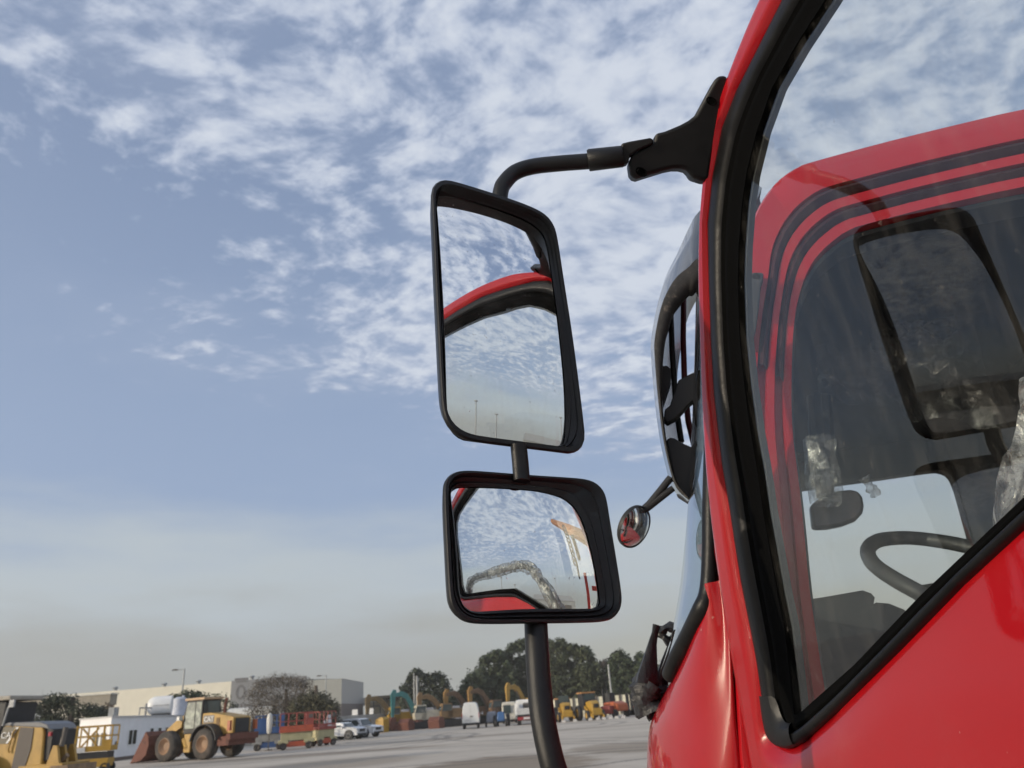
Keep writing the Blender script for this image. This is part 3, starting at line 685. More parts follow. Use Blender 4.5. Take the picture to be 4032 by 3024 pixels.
# ---- external visor above the screen
Z4 = lambda L: [(2350 + x / 1.1057, 700 + y / 1.1057) for x, y in L]
vs = [(2965, 690), (2880, 735)] + Z4([(447, 145), (400, 220), (350, 330), (300, 430), (270, 540), (245, 690), (244, 785), (258, 950), (280, 1120), (310, 1260), (340, 1360), (400, 1412)])
vr = [(3000, 740), (2920, 900)] + Z4([(440, 350), (405, 385), (350, 430), (310, 490), (278, 570), (252, 700), (252, 785), (265, 950), (286, 1120), (314, 1255), (346, 1350), (403, 1406)])
vi = [(2990, 790), (2905, 905)] + Z4([(440, 465), (400, 490), (365, 530), (330, 580), (312, 640), (296, 700), (286, 800), (284, 950), (300, 1120), (322, 1235), (348, 1320), (404, 1398)])
O1 = .22
S1 = [cp(u, v, O1 + .16) for u, v in vs]; R1 = [cp(u, v, O1) for u, v in vr]; I1 = [cp(u, v, O1 + .004) for u, v in vi]
B2 = [p - CN * .25 + CE * .06 for p in S1]; B3 = [p - CN * 1.2 + CE * .13 for p in S1]
VIS = M('visor_plastic', (.02, .022, .025), .18, 0, .2, 8, coat=.5)
mb = MB().loft([bez(r, 60) for r in ([a.lerp(b, .12) for a, b in zip(I1, R1)], R1, [a.lerp(b, .5) - CE * .006 for a, b in zip(R1, S1)], S1, B2)])
vz = part('front_visor', mb, VIS, smooth=True, angle=40)
mb = MB().loft([bez(r, 60) for r in ([p + CN * .001 for p in R1], [a.lerp(b, .5) + CN * .006 for a, b in zip(R1, I1)], I1, [p - CN * .03 for p in I1])])
part('visor_rim', mb, M('dusty_rim', (.022, .021, .02), .6, 0, .3, 60, .3, dirt=(.20, .17, .14), dscale=45, dlo=.55, dhi=.8), vz, smooth=True, angle=80)
def stick(name, pts, off, r, mat=DARK, par=vz, sq=1.0, n=10): return link(name, MB().tube([cp(u, v, off) for u, v in pts], r, n, squash=sq), mat, par, smooth=True, origin=BASE)
# diagonal bracket and the posts seen through the visor's open end
link('visor_bracket', MB().prism([cp(u, v, O1 + .06) for u, v in Z4([(450, 832), (395, 858), (355, 880), (318, 990), (296, 1008), (290, 1050), (305, 1066), (345, 1045), (400, 985), (452, 945)])], -CN * .03), DARK, vz, origin=BASE, bevel=.003)
link('visor_bracket', MB().prism([cp(u, v, O1 + .10) for u, v in Z4([(284, 820), (305, 818), (322, 832), (322, 880), (300, 950), (288, 985), (284, 950)])], -CN * .03), DARK, vz, origin=BASE)
stick('visor_post', Z4([(322, 590), (328, 760), (345, 1000), (368, 1150)]), O1 + .2, .0075)
stick('visor_post', Z4([(378, 520), (376, 700), (382, 900), (398, 1060), (425, 1170)]), O1 + .2, .0075, M('dark_red_post', (.12, .01, .015), .5))
link('visor_end_cap', MB().prism([cp(u, v, O1 + .05) for u, v in Z4([(300, 1142), (318, 1128), (340, 1133), (365, 1150), (400, 1165), (430, 1180), (405, 1405), (350, 1370), (325, 1270)])], -CN * .05), DARK, vz, origin=BASE, bevel=.004)
# round convex mirror on its stays
Z7 = lambda x, y: (2450 + x / 4.147, 1850 + y / 4.147)
stick('mirror_stay', [Z7(*p) for p in ((790, 130), (600, 370), (450, 560), (350, 650))], O1 + .02, [.008, .008, .0085, .0085], par=vz)
stick('mirror_stay', [Z7(*p) for p in ((830, 300), (640, 440), (450, 585), (370, 645))], O1 + .02, [.007, .008, .0085, .0085], par=vz)
rc = cp(*Z7(200, 930), O1 + .02); ve = (EYE - rc).normalized(); sd = (CE - ve * CE.dot(ve)).normalized(); rn = (ve * cos(radians(57)) + (sd * .86 - V((0, 0, .55))) * sin(radians(57))).normalized()
rx = V((0, 0, 1)).cross(rn).normalized(); ry = rn.cross(rx); RRad = .047
# find the in-plane scale that gives the photo's outline height
def disk(r_, w, kx=1.0): return [rc + rx * cos(2 * pi * i / 48) * r_ * kx + ry * sin(2 * pi * i / 48) * r_ + rn * w for i in range(48)]
rows_ = [disk(RRad * .3, -.014), disk(RRad * .8, -.012), disk(RRad * .98, -.006), disk(RRad, 0), disk(RRad * .97, .004), disk(RRad * .93, .002)]
mb = MB().loft(rows_, True); mb.fan(rows_[0]); rm = part('round_mirror', mb, DARK, smooth=True)
rows_ = [disk(RRad * .94 * k, .002 + .018 * (1 - k * k)) for k in [i / 12 for i in range(12, 0, -1)]]
mb = MB().loft(rows_, True); mb.fan(rows_[-1]); link('mirror_glass', mb, MIRROR, rm, smooth=True, origin=BASE, angle=180)
# wiper arms wrapped in tape at the screen's foot
Z2 = lambda x, y: (2000 + x / 2.765, 2460 + y / 2.765)
TAPE = M('black_tape', (.022, .023, .026), .45, 0, .3, 30, .3, bscale=60)
wp = part('wiper_arm', MB().tube([cp(*Z2(*p), .30) for p in ((1615, 0), (1600, 90), (1575, 200), (1545, 400), (1525, 560), (1520, 640))], [.010, .009, .012, .021, .030, .033], 10, squash=.5), TAPE, smooth=True)
part('wiper_arm', MB().tube([cp(*Z2(*p), .34) for p in ((1780, 200), (1755, 260), (1715, 400), (1685, 540), (1670, 720))], [.007, .008, .012, .016, .018], 10, squash=.5), TAPE, smooth=True)
part('wiper_hub', wrap_tube([cp(*Z2(*p), .31) for p in ((1550, 620), (1500, 720), (1510, 850), (1560, 960))], .030, .20, 6), TAPE, smooth=True)
part('wiper_hub', wrap_tube([cp(*Z2(*p), .33) for p in ((1600, 640), (1620, 740), (1600, 860), (1555, 1010))], .024, .25, 11), TAPE, smooth=True)
part('wiper_link', wrap_tube([cp(*Z2(*p), .33) for p in ((1625, 30), (1650, 90), (1700, 140), (1760, 190), (1790, 220))], .010, .3, 7, 8), TAPE, smooth=True)
part('wiper_link', wrap_tube([cp(*Z2(*p), .33) for p in ((1655, 80), (1700, 45), (1760, 30), (1820, 60), (1830, 140), (1815, 230))], .011, .3, 9, 8), TAPE, smooth=True)
part('wiper_cable', MB().tube(bez([cp(*Z2(*p), .32) for p in ((1525, 700), (1515, 800), (1520, 900), (1535, 1000), (1560, 1040))], 20), .005, 6), TAPE, smooth=True)

# ---- chassis, load bed, crane and headboard behind the cab (seen only by the mirrors)
def bx(a, z, off, da, dz_, do, mat, nm, par=truck, **k):
    mb_ = MB().box(c3(a, z, off), (da, do, dz_), rz=atan2(CE.y, CE.x)); return part(nm, mb_, mat, par, **k)
bx(2.6, .75, 1.0, 6.2, .25, .9, DARK, 'chassis')
bx(3.6, 1.15, 1.0, 3.9, .16, 2.1, M('bed_steel', (.10, .10, .11), .6), 'load_bed')
bx(.2, .55, 1.0, 2.1, .5, 1.9, DARK, 'sill')
for a, o in ((-.15, .2), (-.15, 1.8), (4.4, .2), (4.4, 1.8)):
    w_ = part('wheel', MB().cyl(c3(a, .48, o - .14), c3(a, .48, o + .14), .48, n=28), RUBBER, bevel=.03)
CR = M('crane_orange', (.36, .15, .035), .45, 0, .1, 3)
bx(1.55, 1.4, 1.0, .35, 1.5, .5, CR, 'crane_column')
boom = part('crane_boom', MB().tube([c3(1.6, 2.0, .75), c3(1.7, 2.5, .45), c3(2.6, 3.1, .06), c3(4.5, 4.2, -.25)], [.12, .12, .11, .09], 8), CR)
for i in range(9):
    z0 = 2.95 - i * .062; part('chain_link', MB().tube([c3(2.05 + .02 * (i % 2), z0 - .04 * (1 - cos(2 * pi * k / 12)), -.13 + .03 * sin(2 * pi * k / 12)) for k in range(13)], .013, 6), DARK, boom)
part('hook_block', MB().box(c3(2.05, 2.62, -.02), (.10, .07, .34)), DARK, boom, bevel=.02)
part('hook', MB().tube([c3(2.05 + x, 2.36 + z, -.10) for x, z in ((0, .1), (0, 0), (.05, -.05), (.06, -.11), (0, -.15), (-.05, -.11))], [.02, .02, .018, .018, .015, .008], 8), DARK, boom)
for o in (.0, .22, 1.2, 1.88):
    bx(1.9, 1.72, o, .05, 1.06, .05, M('rail_red', (.5, .02, .02), .5), 'headboard_post')
for z in (1.7, 2.08): bx(1.9, z, 1.0, .05, .05, 1.8, M('rail_red', (.5, .02, .02), .5), 'headboard_rail')
# ------------------------------------------------------------------ the yard
YEL = M('machine_yellow', (.40, .235, .042), .5, 0, .15, 1.5, 0, dirt=(.16, .11, .06), dscale=1.3, dlo=.55, dhi=.85)
YEL2 = M('bright_yellow', (.40, .235, .03), .5, 0, .1, 1.5, 0, dirt=(.2, .12, .05), dscale=1.6, dlo=.6, dhi=.9)
GREYM = M('machine_grey', (.10, .09, .08), .6, 0, .2, 2)
BLACKM = M('machine_black', (.02, .02, .022), .6, 0, .3, 4)
TYRE = M('dusty_tyre', (.045, .04, .037), .85, 0, .2, 3, 0, dirt=(.12, .10, .085), dscale=2.5, dlo=.45, dhi=.75)
RIM = M('dusty_rim_orange', (.25, .15, .085), .6, 0, .2, 3)
WHITE = M('white_paint', (.80, .80, .78), .45, 0, .05, 1.5, 0, dirt=(.45, .42, .38), dscale=1.2, dlo=.6, dhi=.9)
RUST = M('rusty_steel', (.16, .055, .035), .75, 0, .3, 3, 0, dirt=(.07, .04, .035), dscale=3, dlo=.45, dhi=.7)
BROWN = M('brown_faded_paint', (.15, .09, .05), .65, 0, .25, 2)
WIN = M('machine_window', (.05, .07, .07), .08, 0, .2, 1, 0, spec=.8)
PALEWIN = M('dusty_window', (.30, .33, .28), .25, 0, .35, 2, 0, dirt=(.12, .14, .13), dscale=3, dlo=.4, dhi=.6)
LAMP = M('lamp_grey', (.35, .36, .36), .5)
CONC = M('concrete', (.36, .35, .33), .85, 0, .15, 1)
REDM = M('lift_red', (.30, .065, .05), .5, 0, .1, 2, 0, dirt=(.25, .08, .06), dscale=2, dlo=.5, dhi=.8)
ORAN = M('lift_orange', (.45, .09, .04), .5, 0, .1, 2)
CREAM = M('lift_cream', (.46, .42, .24), .6, 0, .12, 2)
BLUE = M('lift_blue', (.035, .09, .24), .5, 0, .15, 2, 0, dirt=(.05, .09, .17), dscale=2, dlo=.5, dhi=.8)
TEAL = M('teal_paint', (.04, .18, .18), .5, 0, .15, 2)

def P(t, name, mb, mat, **k): return link(name, mb, mat, t, **k)
def wheel(t, x, y, r, w, rim=None, tyre=None, hub=.45):
    rows_ = []
    for rr, ww in ((r * .55, w * .5), (r * .86, w * .5), (r * .97, w * .38), (r, w * .2), (r, -w * .2), (r * .97, -w * .38), (r * .86, -w * .5), (r * .55, -w * .5)):
        rows_.append([V((x + cos(2 * pi * i / 26) * rr, y + ww, r + sin(2 * pi * i / 26) * rr)) for i in range(26)])
    o = P(t, 'wheel', MB().loft(rows_, True), tyre or TYRE, smooth=True)
    q = MB()
    for s_ in (-1, 1):
        f_ = lambda k, wv: [V((x + cos(2 * pi * i / 20) * r * k, y + s_ * wv * w, r + sin(2 * pi * i / 20) * r * k)) for i in range(20)]
        rr = [f_(.57, .49), f_(.5, .52), f_(.44, .40), f_(.3, .30), f_(.26, .22)]
        q.loft(rr, True, flip=s_ > 0); q.fan(rr[-1])
    link('rim', q, rim or RIM, o, smooth=True, angle=30)
    return o
def text_mesh(name, s, size, mat, parent, loc, rot, ext=.01):
    cu = bpy.data.curves.new('lettering', 'FONT'); cu.body = s; cu.size = size; cu.extrude = ext; cu.resolution_u = 3
    tmp = bpy.data.objects.new('lettering_source', cu); COL.objects.link(tmp)
    dg = bpy.context.evaluated_depsgraph_get(); me = bpy.data.meshes.new_from_object(tmp.evaluated_get(dg))
    bpy.data.objects.remove(tmp); me.materials.clear(); me.materials.append(mat)
    ob = bpy.data.objects.new(name, me); COL.objects.link(ob); ob.parent = parent; ob.location = loc; ob.rotation_euler = rot
    return ob

# ---- warehouse (walls stand on real ground positions)
def wallpanel(a, b, z0, z1, th=.25):
    a, b = V(a), V(b); d = (b - a).normalized(); nrm = V((-d.y, d.x, 0)) * th
    return MB().prism([(a.x, a.y, z0), (b.x, b.y, z0), (b.x, b.y, z1), (a.x, a.y, z1)], nrm)
def clad(name, c):
    m = M(name, c, .6, 0, .04, .5); q = G(m.node_tree); b = m.node_tree.nodes['Principled BSDF']
    t = q.N.new('ShaderNodeTexCoord').outputs['Object']; sp = q.N.new('ShaderNodeSeparateXYZ'); q.L.new(t, sp.inputs[0])
    h = q.m('SINE', q.m('MULTIPLY', q.m('ADD', sp.outputs[0], q.m('MULTIPLY', sp.outputs[1], .7)), 17.0))
    bn = q.N.new('ShaderNodeBump'); bn.inputs['Strength'].default_value = .15; bn.inputs['Distance'].default_value = .05
    q.L.new(h, bn.inputs['Height']); q.L.new(bn.outputs[0], b.inputs['Normal']); return m
CLAD = clad('cream_cladding', (.62, .59, .49)); CLADG = clad('grey_cladding', (.235, .24, .245))
Wl = col(150, 156); Wa = col(898, 152); Wb = col(1200, 153); Wc = col(1343, 155.5); Wd = col(1430, 176)
HW = hgt(1343, 2672, 155.5)
wh = thing('warehouse', 'long cream metal-clad warehouse with a grey logo panel and an end toned grey for shade', 'warehouse', (Wa.x, Wa.y, 0))
def wp_(name, a, b, z0, z1, m, th=.3, par=None):
    o = link(name, wallpanel(a - V((Wa.x, Wa.y, 0)), b - V((Wa.x, Wa.y, 0)), z0, z1, th), m, par or wh); return o
wp_('wall', Wl, Wa, 0, hgt(898, 2684, 152), CLAD)
roofz = hgt(898, 2684, 152)
back = V((14, 60, 0))
wp_('grey_wall', Wa, Wb, 0, hgt(1000, 2678, 154) + .05, CLADG, .32)
wp_('wall', Wb, Wc, 4.1, HW, CLAD)
wp_('brown_base_wall', Wb, Wc, 0, 4.1, M('brown_block', (.19, .165, .15), .8), .34)
wp_('end_wall', Wc, Wd, 4.6, HW - .1, clad('end_cladding_shade', (.40, .39, .37)))  # the end wall's shade is put into a greyer cladding colour
wp_('brown_base_wall', Wc, Wd, 0, 4.6, M('brown_block_shade', (.17, .145, .135), .8), .34)  # darker copy of the block brown, with the end's shade painted in
q_ = lambda p: p - V((Wa.x, Wa.y, 0))
link('roof', MB().add([q_(Wl) + V((0, .3, roofz)), q_(Wa) + V((0, .3, roofz)), q_(Wc) + V((0, .3, HW)), q_(Wd) + V((0, .3, HW - .1)), q_(Wd) + V((-60, 40, HW + 1)), q_(Wl) + V((0, 60, roofz + 1))], [(0, 1, 2, 3, 4, 5)]), M('roof_grey', (.4, .4, .38), .7), wh)
for u in (412, 612, 750):
    c = q_(Wl.lerp(Wa, (u - 150) / 748)); z = roofz
    link('roof_vent', MB().cyl((c.x, c.y + 2, z - .1), (c.x, c.y + 2, z + .5), .35).ball((c.x, c.y + 2, z + .6), .6, sq=(1, 1, .4)), LAMP, wh)
c = q_(Wa.lerp(Wb, .22)); link('roof_vent', MB().cyl((c.x, c.y + 2, roofz), (c.x, c.y + 2, roofz + .6), .35).ball((c.x, c.y + 2, roofz + .7), .6, sq=(1, 1, .4)), LAMP, wh)
for k_, (a, b) in enumerate(((1290, 1322),)):
    pa, pb = Wb.lerp(Wc, (a - 1200) / 143), Wb.lerp(Wc, (b - 1200) / 143)
    f = wp_('window', pa - V((0, .08, 0)), pb - V((0, .08, 0)), 2.0, 3.7, M('dark_blue_glass', (.012, .02, .06), .15), .1)
for a, b in ((1357, 1372), (1390, 1398), (1404, 1426)):
    pa, pb = Wc.lerp(Wd, (a - 1343) / 87), Wc.lerp(Wd, (b - 1343) / 87)
    wp_('window', pa - V((0, .1, 0)), pb - V((0, .1, 0)), 2.2, 4.0, M('dark_blue_glass', (.012, .02, .06), .15), .1)
# logo on the grey panel: ring with short vertical lettering bars above and below
lg = M('logo_grey', (.15, .148, .152), .7); pl = q_(Wa.lerp(Wb, .13)); n0_ = (Wb - Wa).normalized()
def onw(s_, z): return V((pl.x, pl.y, 0)) + n0_ * s_ + V((.05, -.06, z))
zc_ = hgt(938, 2727, 153); R1_, R2_ = 1.05, .68
ro = [onw(cos(2 * pi * i / 28) * R1_ * .85, zc_ + sin(2 * pi * i / 28) * R1_ * 1.25) for i in range(28)]; ri = [onw(cos(2 * pi * i / 28) * R2_ * .8, zc_ + sin(2 * pi * i / 28) * R2_ * 1.3) for i in range(28)]
link('wall_logo', MB().loft([ro, ri], True), lg, wh)
for z0, z1, w in ((2.1, 2.5, 1.25), (1.75, 1.98, 1.0)): link('wall_logo', MB().add([onw(-w, zc_ + z0), onw(w, zc_ + z0), onw(w, zc_ + z1), onw(-w, zc_ + z1)], [(0, 1, 2, 3)]), lg, wh)
for i in range(4): link('wall_logo', MB().add([onw(-1.2 + i * .65, zc_ - 3.0), onw(-.85 + i * .65, zc_ - 3.0), onw(-.85 + i * .65, zc_ - 2.0), onw(-1.2 + i * .65, zc_ - 2.0)], [(0, 1, 2, 3)]), lg, wh)

# ---- portable cabin
pA = col(320, 63.2); pB = col(430, 62); pC = col(780, 81)
pc = thing('portable_cabin', 'white portable office cabin with small windows behind the wheel loader', 'cabin', (pB.x, pB.y, 0))
rel = lambda p: p - V((pB.x, pB.y, 0))
dirA = (pA - pB).normalized(); pA2 = pB + dirA * 3.4; dirC = (pC - pB).normalized(); Lc = (pC - pB).length + 4
PCW = M('cabin_white', (.80, .80, .80), .6, 0, .04, 1.2, 0, dirt=(.42, .40, .37), dscale=1.1, dlo=.62, dhi=.9)
Hc = 3.05
o4 = [rel(pB), rel(pA2), rel(pA2) + dirC * Lc, rel(pB) + dirC * Lc]
link('wall', MB().prism([V((p.x, p.y, .25)) for p in o4], (0, 0, Hc - .25)), PCW, pc)
link('roof', MB().prism([V((p.x * 1.0, p.y, Hc)) for p in [rel(pB) - dirC * .1 - dirA * .1, rel(pA2) - dirC * .1 + dirA * .1, rel(pA2) + dirC * (Lc + .1) + dirA * .1, rel(pB) + dirC * (Lc + .1) - dirA * .1]], (0, 0, .10)), M('cabin_roof', (.5, .5, .5), .6), pc)
link('plinth', MB().prism([V((p.x, p.y, 0)) for p in o4], (0, 0, .25)), M('plinth_brown', (.14, .11, .09), .9), pc)
def on_side(s_, z, o=.03): return rel(pB) + dirC * s_ - dirA * o + V((0, 0, z))
def win(s0, s1, z0, z1):
    f = link('window_frame', MB().prism([on_side(s0, z0, .01), on_side(s1, z0, .01), on_side(s1, z1, .01), on_side(s0, z1, .01)], -dirA * .05), WHITE, pc)
    link('window_pane', MB().prism([on_side(s0 + .07, z0 + .07, .062), on_side(s1 - .07, z0 + .07, .062), on_side(s1 - .07, z1 - .07, .062), on_side(s0 + .07, z1 - .07, .062)], -dirA * .01), M('pane_dark', (.03, .035, .03), .2), f)
def s_of(u): # distance along the long side under photo column u
    r = ray(u, horizon_v(u)); k = r.x / r.y; a = pB; d = dirC
    return (k * a.y - a.x) / (d.x - k * d.y)
for a, b, z0, z1 in ((505, 520, 1.0, 2.15), (521, 537, 1.0, 2.15), (588, 602, 1.15, 2.2), (619, 633, 1.15, 2.2), (648, 662, 1.15, 2.2)): win(s_of(a), s_of(b), z0, z1)
link('door_vent', MB().ball(on_side(s_of(458), 1.15, .05), .16, sq=(1, 1, 1.5)), GREYM, pc)
f = rel(pB) - dirC * .03
for a, b in ((.35, .9), (1.15, 1.75)):
    link('window_pane', MB().prism([f + dirA * a + V((0, 0, .9)), f + dirA * b + V((0, 0, .9)), f + dirA * b + V((0, 0, 2.0)), f + dirA * a + V((0, 0, 2.0))], -dirC * .02), M('pane_olive', (.12, .11, .08), .3), pc)
ac = thing('air_conditioner', 'grey air conditioner box on the corner of the cabin roof', 'air conditioner', (pB.x, pB.y, Hc + .1))
link('case', MB().box(dirC * .5 + dirA * .2 + V((0, 0, .32)), (.42, .8, .6), rz=atan2(dirC.y, dirC.x) + pi / 2), LAMP, ac)
c = dirC * .28 + dirA * .2 + V((0, 0, .32)); link('fan_grille', MB().cyl(c - dirC * .0, c - dirC * .06 - dirA * .0, .22, n=18), BLACKM, ac)
tk = thing('water_tank', 'white horizontal domed water tank on the cabin roof', 'water tank', tuple(pB + dirC * s_of(668) + dirA * 1.2 + V((0, 0, Hc + .12))))
ax = (dirC * .55 - dirA * .84).normalized()
rr = [(-1.3, .05), (-1.28, .3), (-1.15, .55), (-.9, .74), (-.6, .80), (.75, .80), (.80, .74)]; e1 = V((0, 0, 1)); e2 = ax.cross(e1)
mb = MB().loft([[ax * a + (e1 * cos(2 * pi * i / 24) + e2 * sin(2 * pi * i / 24)) * r + V((0, 0, .84)) for i in range(24)] for a, r in rr], True); mb.fan([ax * .80 + (e1 * cos(2 * pi * i / 24) + e2 * sin(2 * pi * i / 24)) * .74 + V((0, 0, .84)) for i in range(24)])
link('tank_body', mb, WHITE, tk, smooth=True)
link('tank_band', MB().box(V((0, 0, .84)), (1.4, 1.64, .07), rz=atan2(ax.y, ax.x)), M('band_grey', (.45, .44, .42), .6), tk)
link('cradle', MB().box(V((0, 0, .06)), (1.5, 1.0, .12), rz=atan2(ax.y, ax.x)), GREYM, tk)
tk2 = thing('water_tank', 'pale upright water tank in a painted shade blue, right of the domed tank on the cabin roof', 'water tank', tuple(pB + dirC * s_of(728) + dirA * 1.0 + V((0, 0, Hc + .12))))
link('tank_body', MB().cyl((0, 0, 0), (0, 0, 1.45), .68, n=24).cyl((0, 0, 1.45), (0, 0, 1.6), .6, .3, n=24).cyl((.3, 0, 1.5), (.3, 0, 1.72), .12, n=10), M('tank_shade_blue', (.52, .55, .62), .5), tk2, smooth=True)  # bluish shade is put into the tank's colour
pipe = link('roof_pipe', MB().tube([on_side(s_of(552), 3.1, -.4), on_side(s_of(552), 3.75, -.4), on_side(s_of(598), 3.75, -.4)], .06, 6).tube([on_side(s_of(580), 3.1, -.5), on_side(s_of(580), 4.1, -.5)], .10, 6), CONC, None, origin=None)
pipe.location = (pB.x, pB.y, 0); tag(pipe, 'bent grey pipe rising from the cabin roof left of the tanks', 'pipe')

# ---- flat canopy at the far left
cy = 92; ch = hgt(200, 2752, cy); cp_ = thing('flat_canopy', 'flat-roofed beige canopy on a post behind the dark bush', 'canopy', tuple(col(413, cy)))
cx0 = col(413, cy).x; link('roof_slab', MB().prism([(0, 0, hgt(413, 2776, cy)), (-34, 0, hgt(413, 2776, cy)), (-34, 0, ch + .05), (0, 0, ch + .05)], (0, 1.6, 0)), M('canopy_beige', (.30, .27, .215), .8), cp_)
link('roof_trim', MB().prism([(.1, -.1, ch + .05), (-34, -.1, ch + .05), (-34, -.1, ch + .2), (.1, -.1, ch + .2)], (0, 1.8, 0)), M('trim_pale', (.6, .58, .52), .7), cp_)
for x in (-.95, -9, -17, -26): link('post', MB().box((x, .6, ch / 2 - .3), (.3, .3, ch - .6)), GREYM, cp_)
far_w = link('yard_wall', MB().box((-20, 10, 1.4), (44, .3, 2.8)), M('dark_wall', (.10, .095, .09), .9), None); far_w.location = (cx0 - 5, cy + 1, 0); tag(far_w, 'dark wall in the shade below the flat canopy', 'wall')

# ---- street lamps
def lamp(u, vtop, y, label, arm=-1, th=.09, head=True):
    b = col(u, y); h = hgt(u, vtop, y); t = thing('street_lamp', label, 'lamp post', tuple(b), 0, 'lamp posts of the yard')
    P(t, 'pole', MB().cyl((0, 0, 0), (0, 0, h), th * 1.5, th, 10), LAMP)
    if head:
        P(t, 'arm', MB().cyl((0, 0, h - .1), (arm * .9, 0, h - .02), .05, n=8), LAMP); P(t, 'lamp_head', MB().box((arm * 1.15, 0, h - .05), (.8, .3, .18), top=.6), GREYM)
    return t
lamp(703, 2635, 100, 'grey lamp post rising behind the white tanks')
lamp(1279, 2658, 132, 'faded lamp post in front of the cream end of the warehouse')
lamp(2410, 2615, 132, 'pale pole standing before the trees by the wiper arms', th=.12, head=False)
lamp(1632, 2650, 112, 'thin grey pole just left of the taller one behind the teal excavator', th=.08, head=False)
lamp(1644, 2662, 112, 'thick pale pole rising behind the teal excavator', th=.13, head=False)
for u, v, l in ((135, 2714, 'left'), (88, 2735, 'far left')):
    b = col(u, 100); o = link('aerial', MB().cyl((0, 0, 0), (0, 0, hgt(u, v, 100)), .035, .02, 6), LAMP); o.location = b; tag(o, 'thin aerial above the canopy, the %s one of two' % ('right' if l == 'left' else 'left'), 'aerial', 'aerials above the canopy')

# ---- trees
def leafmat(name, c, var=.35):
    m = M(name, c, .75, 0, var, 1.1); return m
LEAF1 = leafmat('leaf_grey_green', (.040, .056, .024)); LEAF2 = leafmat('leaf_dark', (.026, .037, .018)); LEAF3 = leafmat('leaf_olive', (.052, .064, .028)); LEAF4 = leafmat('leaf_dry', (.11, .085, .06), .3)
BARK = M('bark', (.09, .07, .055), .9, 0, .2, 2)
def tree(name, label, u0, u1, vtop, y, seed, mat, n=3600, leaf=.30, base=.18, group='trees beyond the yard', blobs=16, prof='oval', trunk=True, cat='tree', depth=.8, loose=.12):
    n = int(n * 1.5); rnd = random.Random(seed); a, b = col(u0, y), col(u1, y); w = abs(b.x - a.x); um = (u0 + u1) / 2; h = hgt(um, vtop, y); c0 = (a + b) / 2; c0.z = 0
    t = thing(name, label, cat, tuple(c0), 0, group)
    cl = []
    for i in range(blobs):
        for _ in range(60):
            x = rnd.uniform(-1, 1); z = rnd.uniform(0, 1); yy = rnd.uniform(-1, 1)
            lim = {'oval': sqrt(max(0, 1 - (2 * z - .85) ** 2 / 1.4)), 'cone': (1 - z) ** .6 * .95 + .05, 'flat': 1 - .45 * z ** 2, 'dome': sqrt(max(0, 1 - z * z * .96))}[prof]
            if x * x + yy * yy * 1.0 < lim * lim: break
        r = rnd.uniform(.17, .30) * min(w, h)
        cl.append((V((x * (w / 2 - r * .8), yy * (w / 2 - r) * depth, base * h + r * .6 + z * (h * (1 - base) - r * 1.5))), r))
    cl.append((V((rnd.uniform(-.1, .1) * w, 0, h - .16 * min(w, h))), .17 * min(w, h)))
    cl += [(V((0, 0, h * k_)), .30 * min(w, h)) for k_ in (.3, .45, .6)]
    vs, fs = [], []
    for i in range(n):
        c, r = cl[rnd.randrange(len(cl))]
        d = V((rnd.gauss(0, 1), rnd.gauss(0, 1), rnd.gauss(0, 1))).normalized(); rad = r * (rnd.random() ** .35) * (1 + (rnd.random() ** 3) * loose * 3)
        p = c + V((d.x * rad, d.y * rad, d.z * rad * .85))
        if p.z < .1: p.z = .1 + rnd.random() * .4
        s_ = leaf * rnd.uniform(.5, 1.3); nn = (d + V((rnd.uniform(-.8, .8), rnd.uniform(-.8, .8), rnd.uniform(-.3, 1)))).normalized(); x = nn.orthogonal().normalized(); yv = nn.cross(x); a_ = rnd.uniform(0, 6.28); x, yv = x * cos(a_) + yv * sin(a_), yv * cos(a_) - x * sin(a_)
        k = len(vs); vs += [p - x * s_, p - yv * s_ * .55, p + x * s_ * .9, p + yv * s_ * .5]; fs.append((k, k + 1, k + 2, k + 3))
    q = MB(); q.v, q.f = vs, fs; P(t, 'crown', q, mat)
    q = MB()
    q.tube([(0, 0, 0), (rnd.uniform(-.1, .1), 0, h * .3), (rnd.uniform(-.2, .2), 0, h * .6)], [w * .035 + .08, w * .025 + .06, .06], 7)
    for c, r in cl[:10]: q.tube([(0, 0, h * .2), (c.x * .4, c.y * .4, h * .25 + c.z * .25), tuple(c)], [w * .018 + .04, .06, .02], 5)
    P(t, 'trunk', q, BARK)
    return t
tree('leafy_bush', 'pale thin bush against the cream wall right of the dark bush', 380, 460, 2770, 82, 2, LEAF4, 700, .14, .05, None, 8, 'oval', cat='bush', loose=.4)
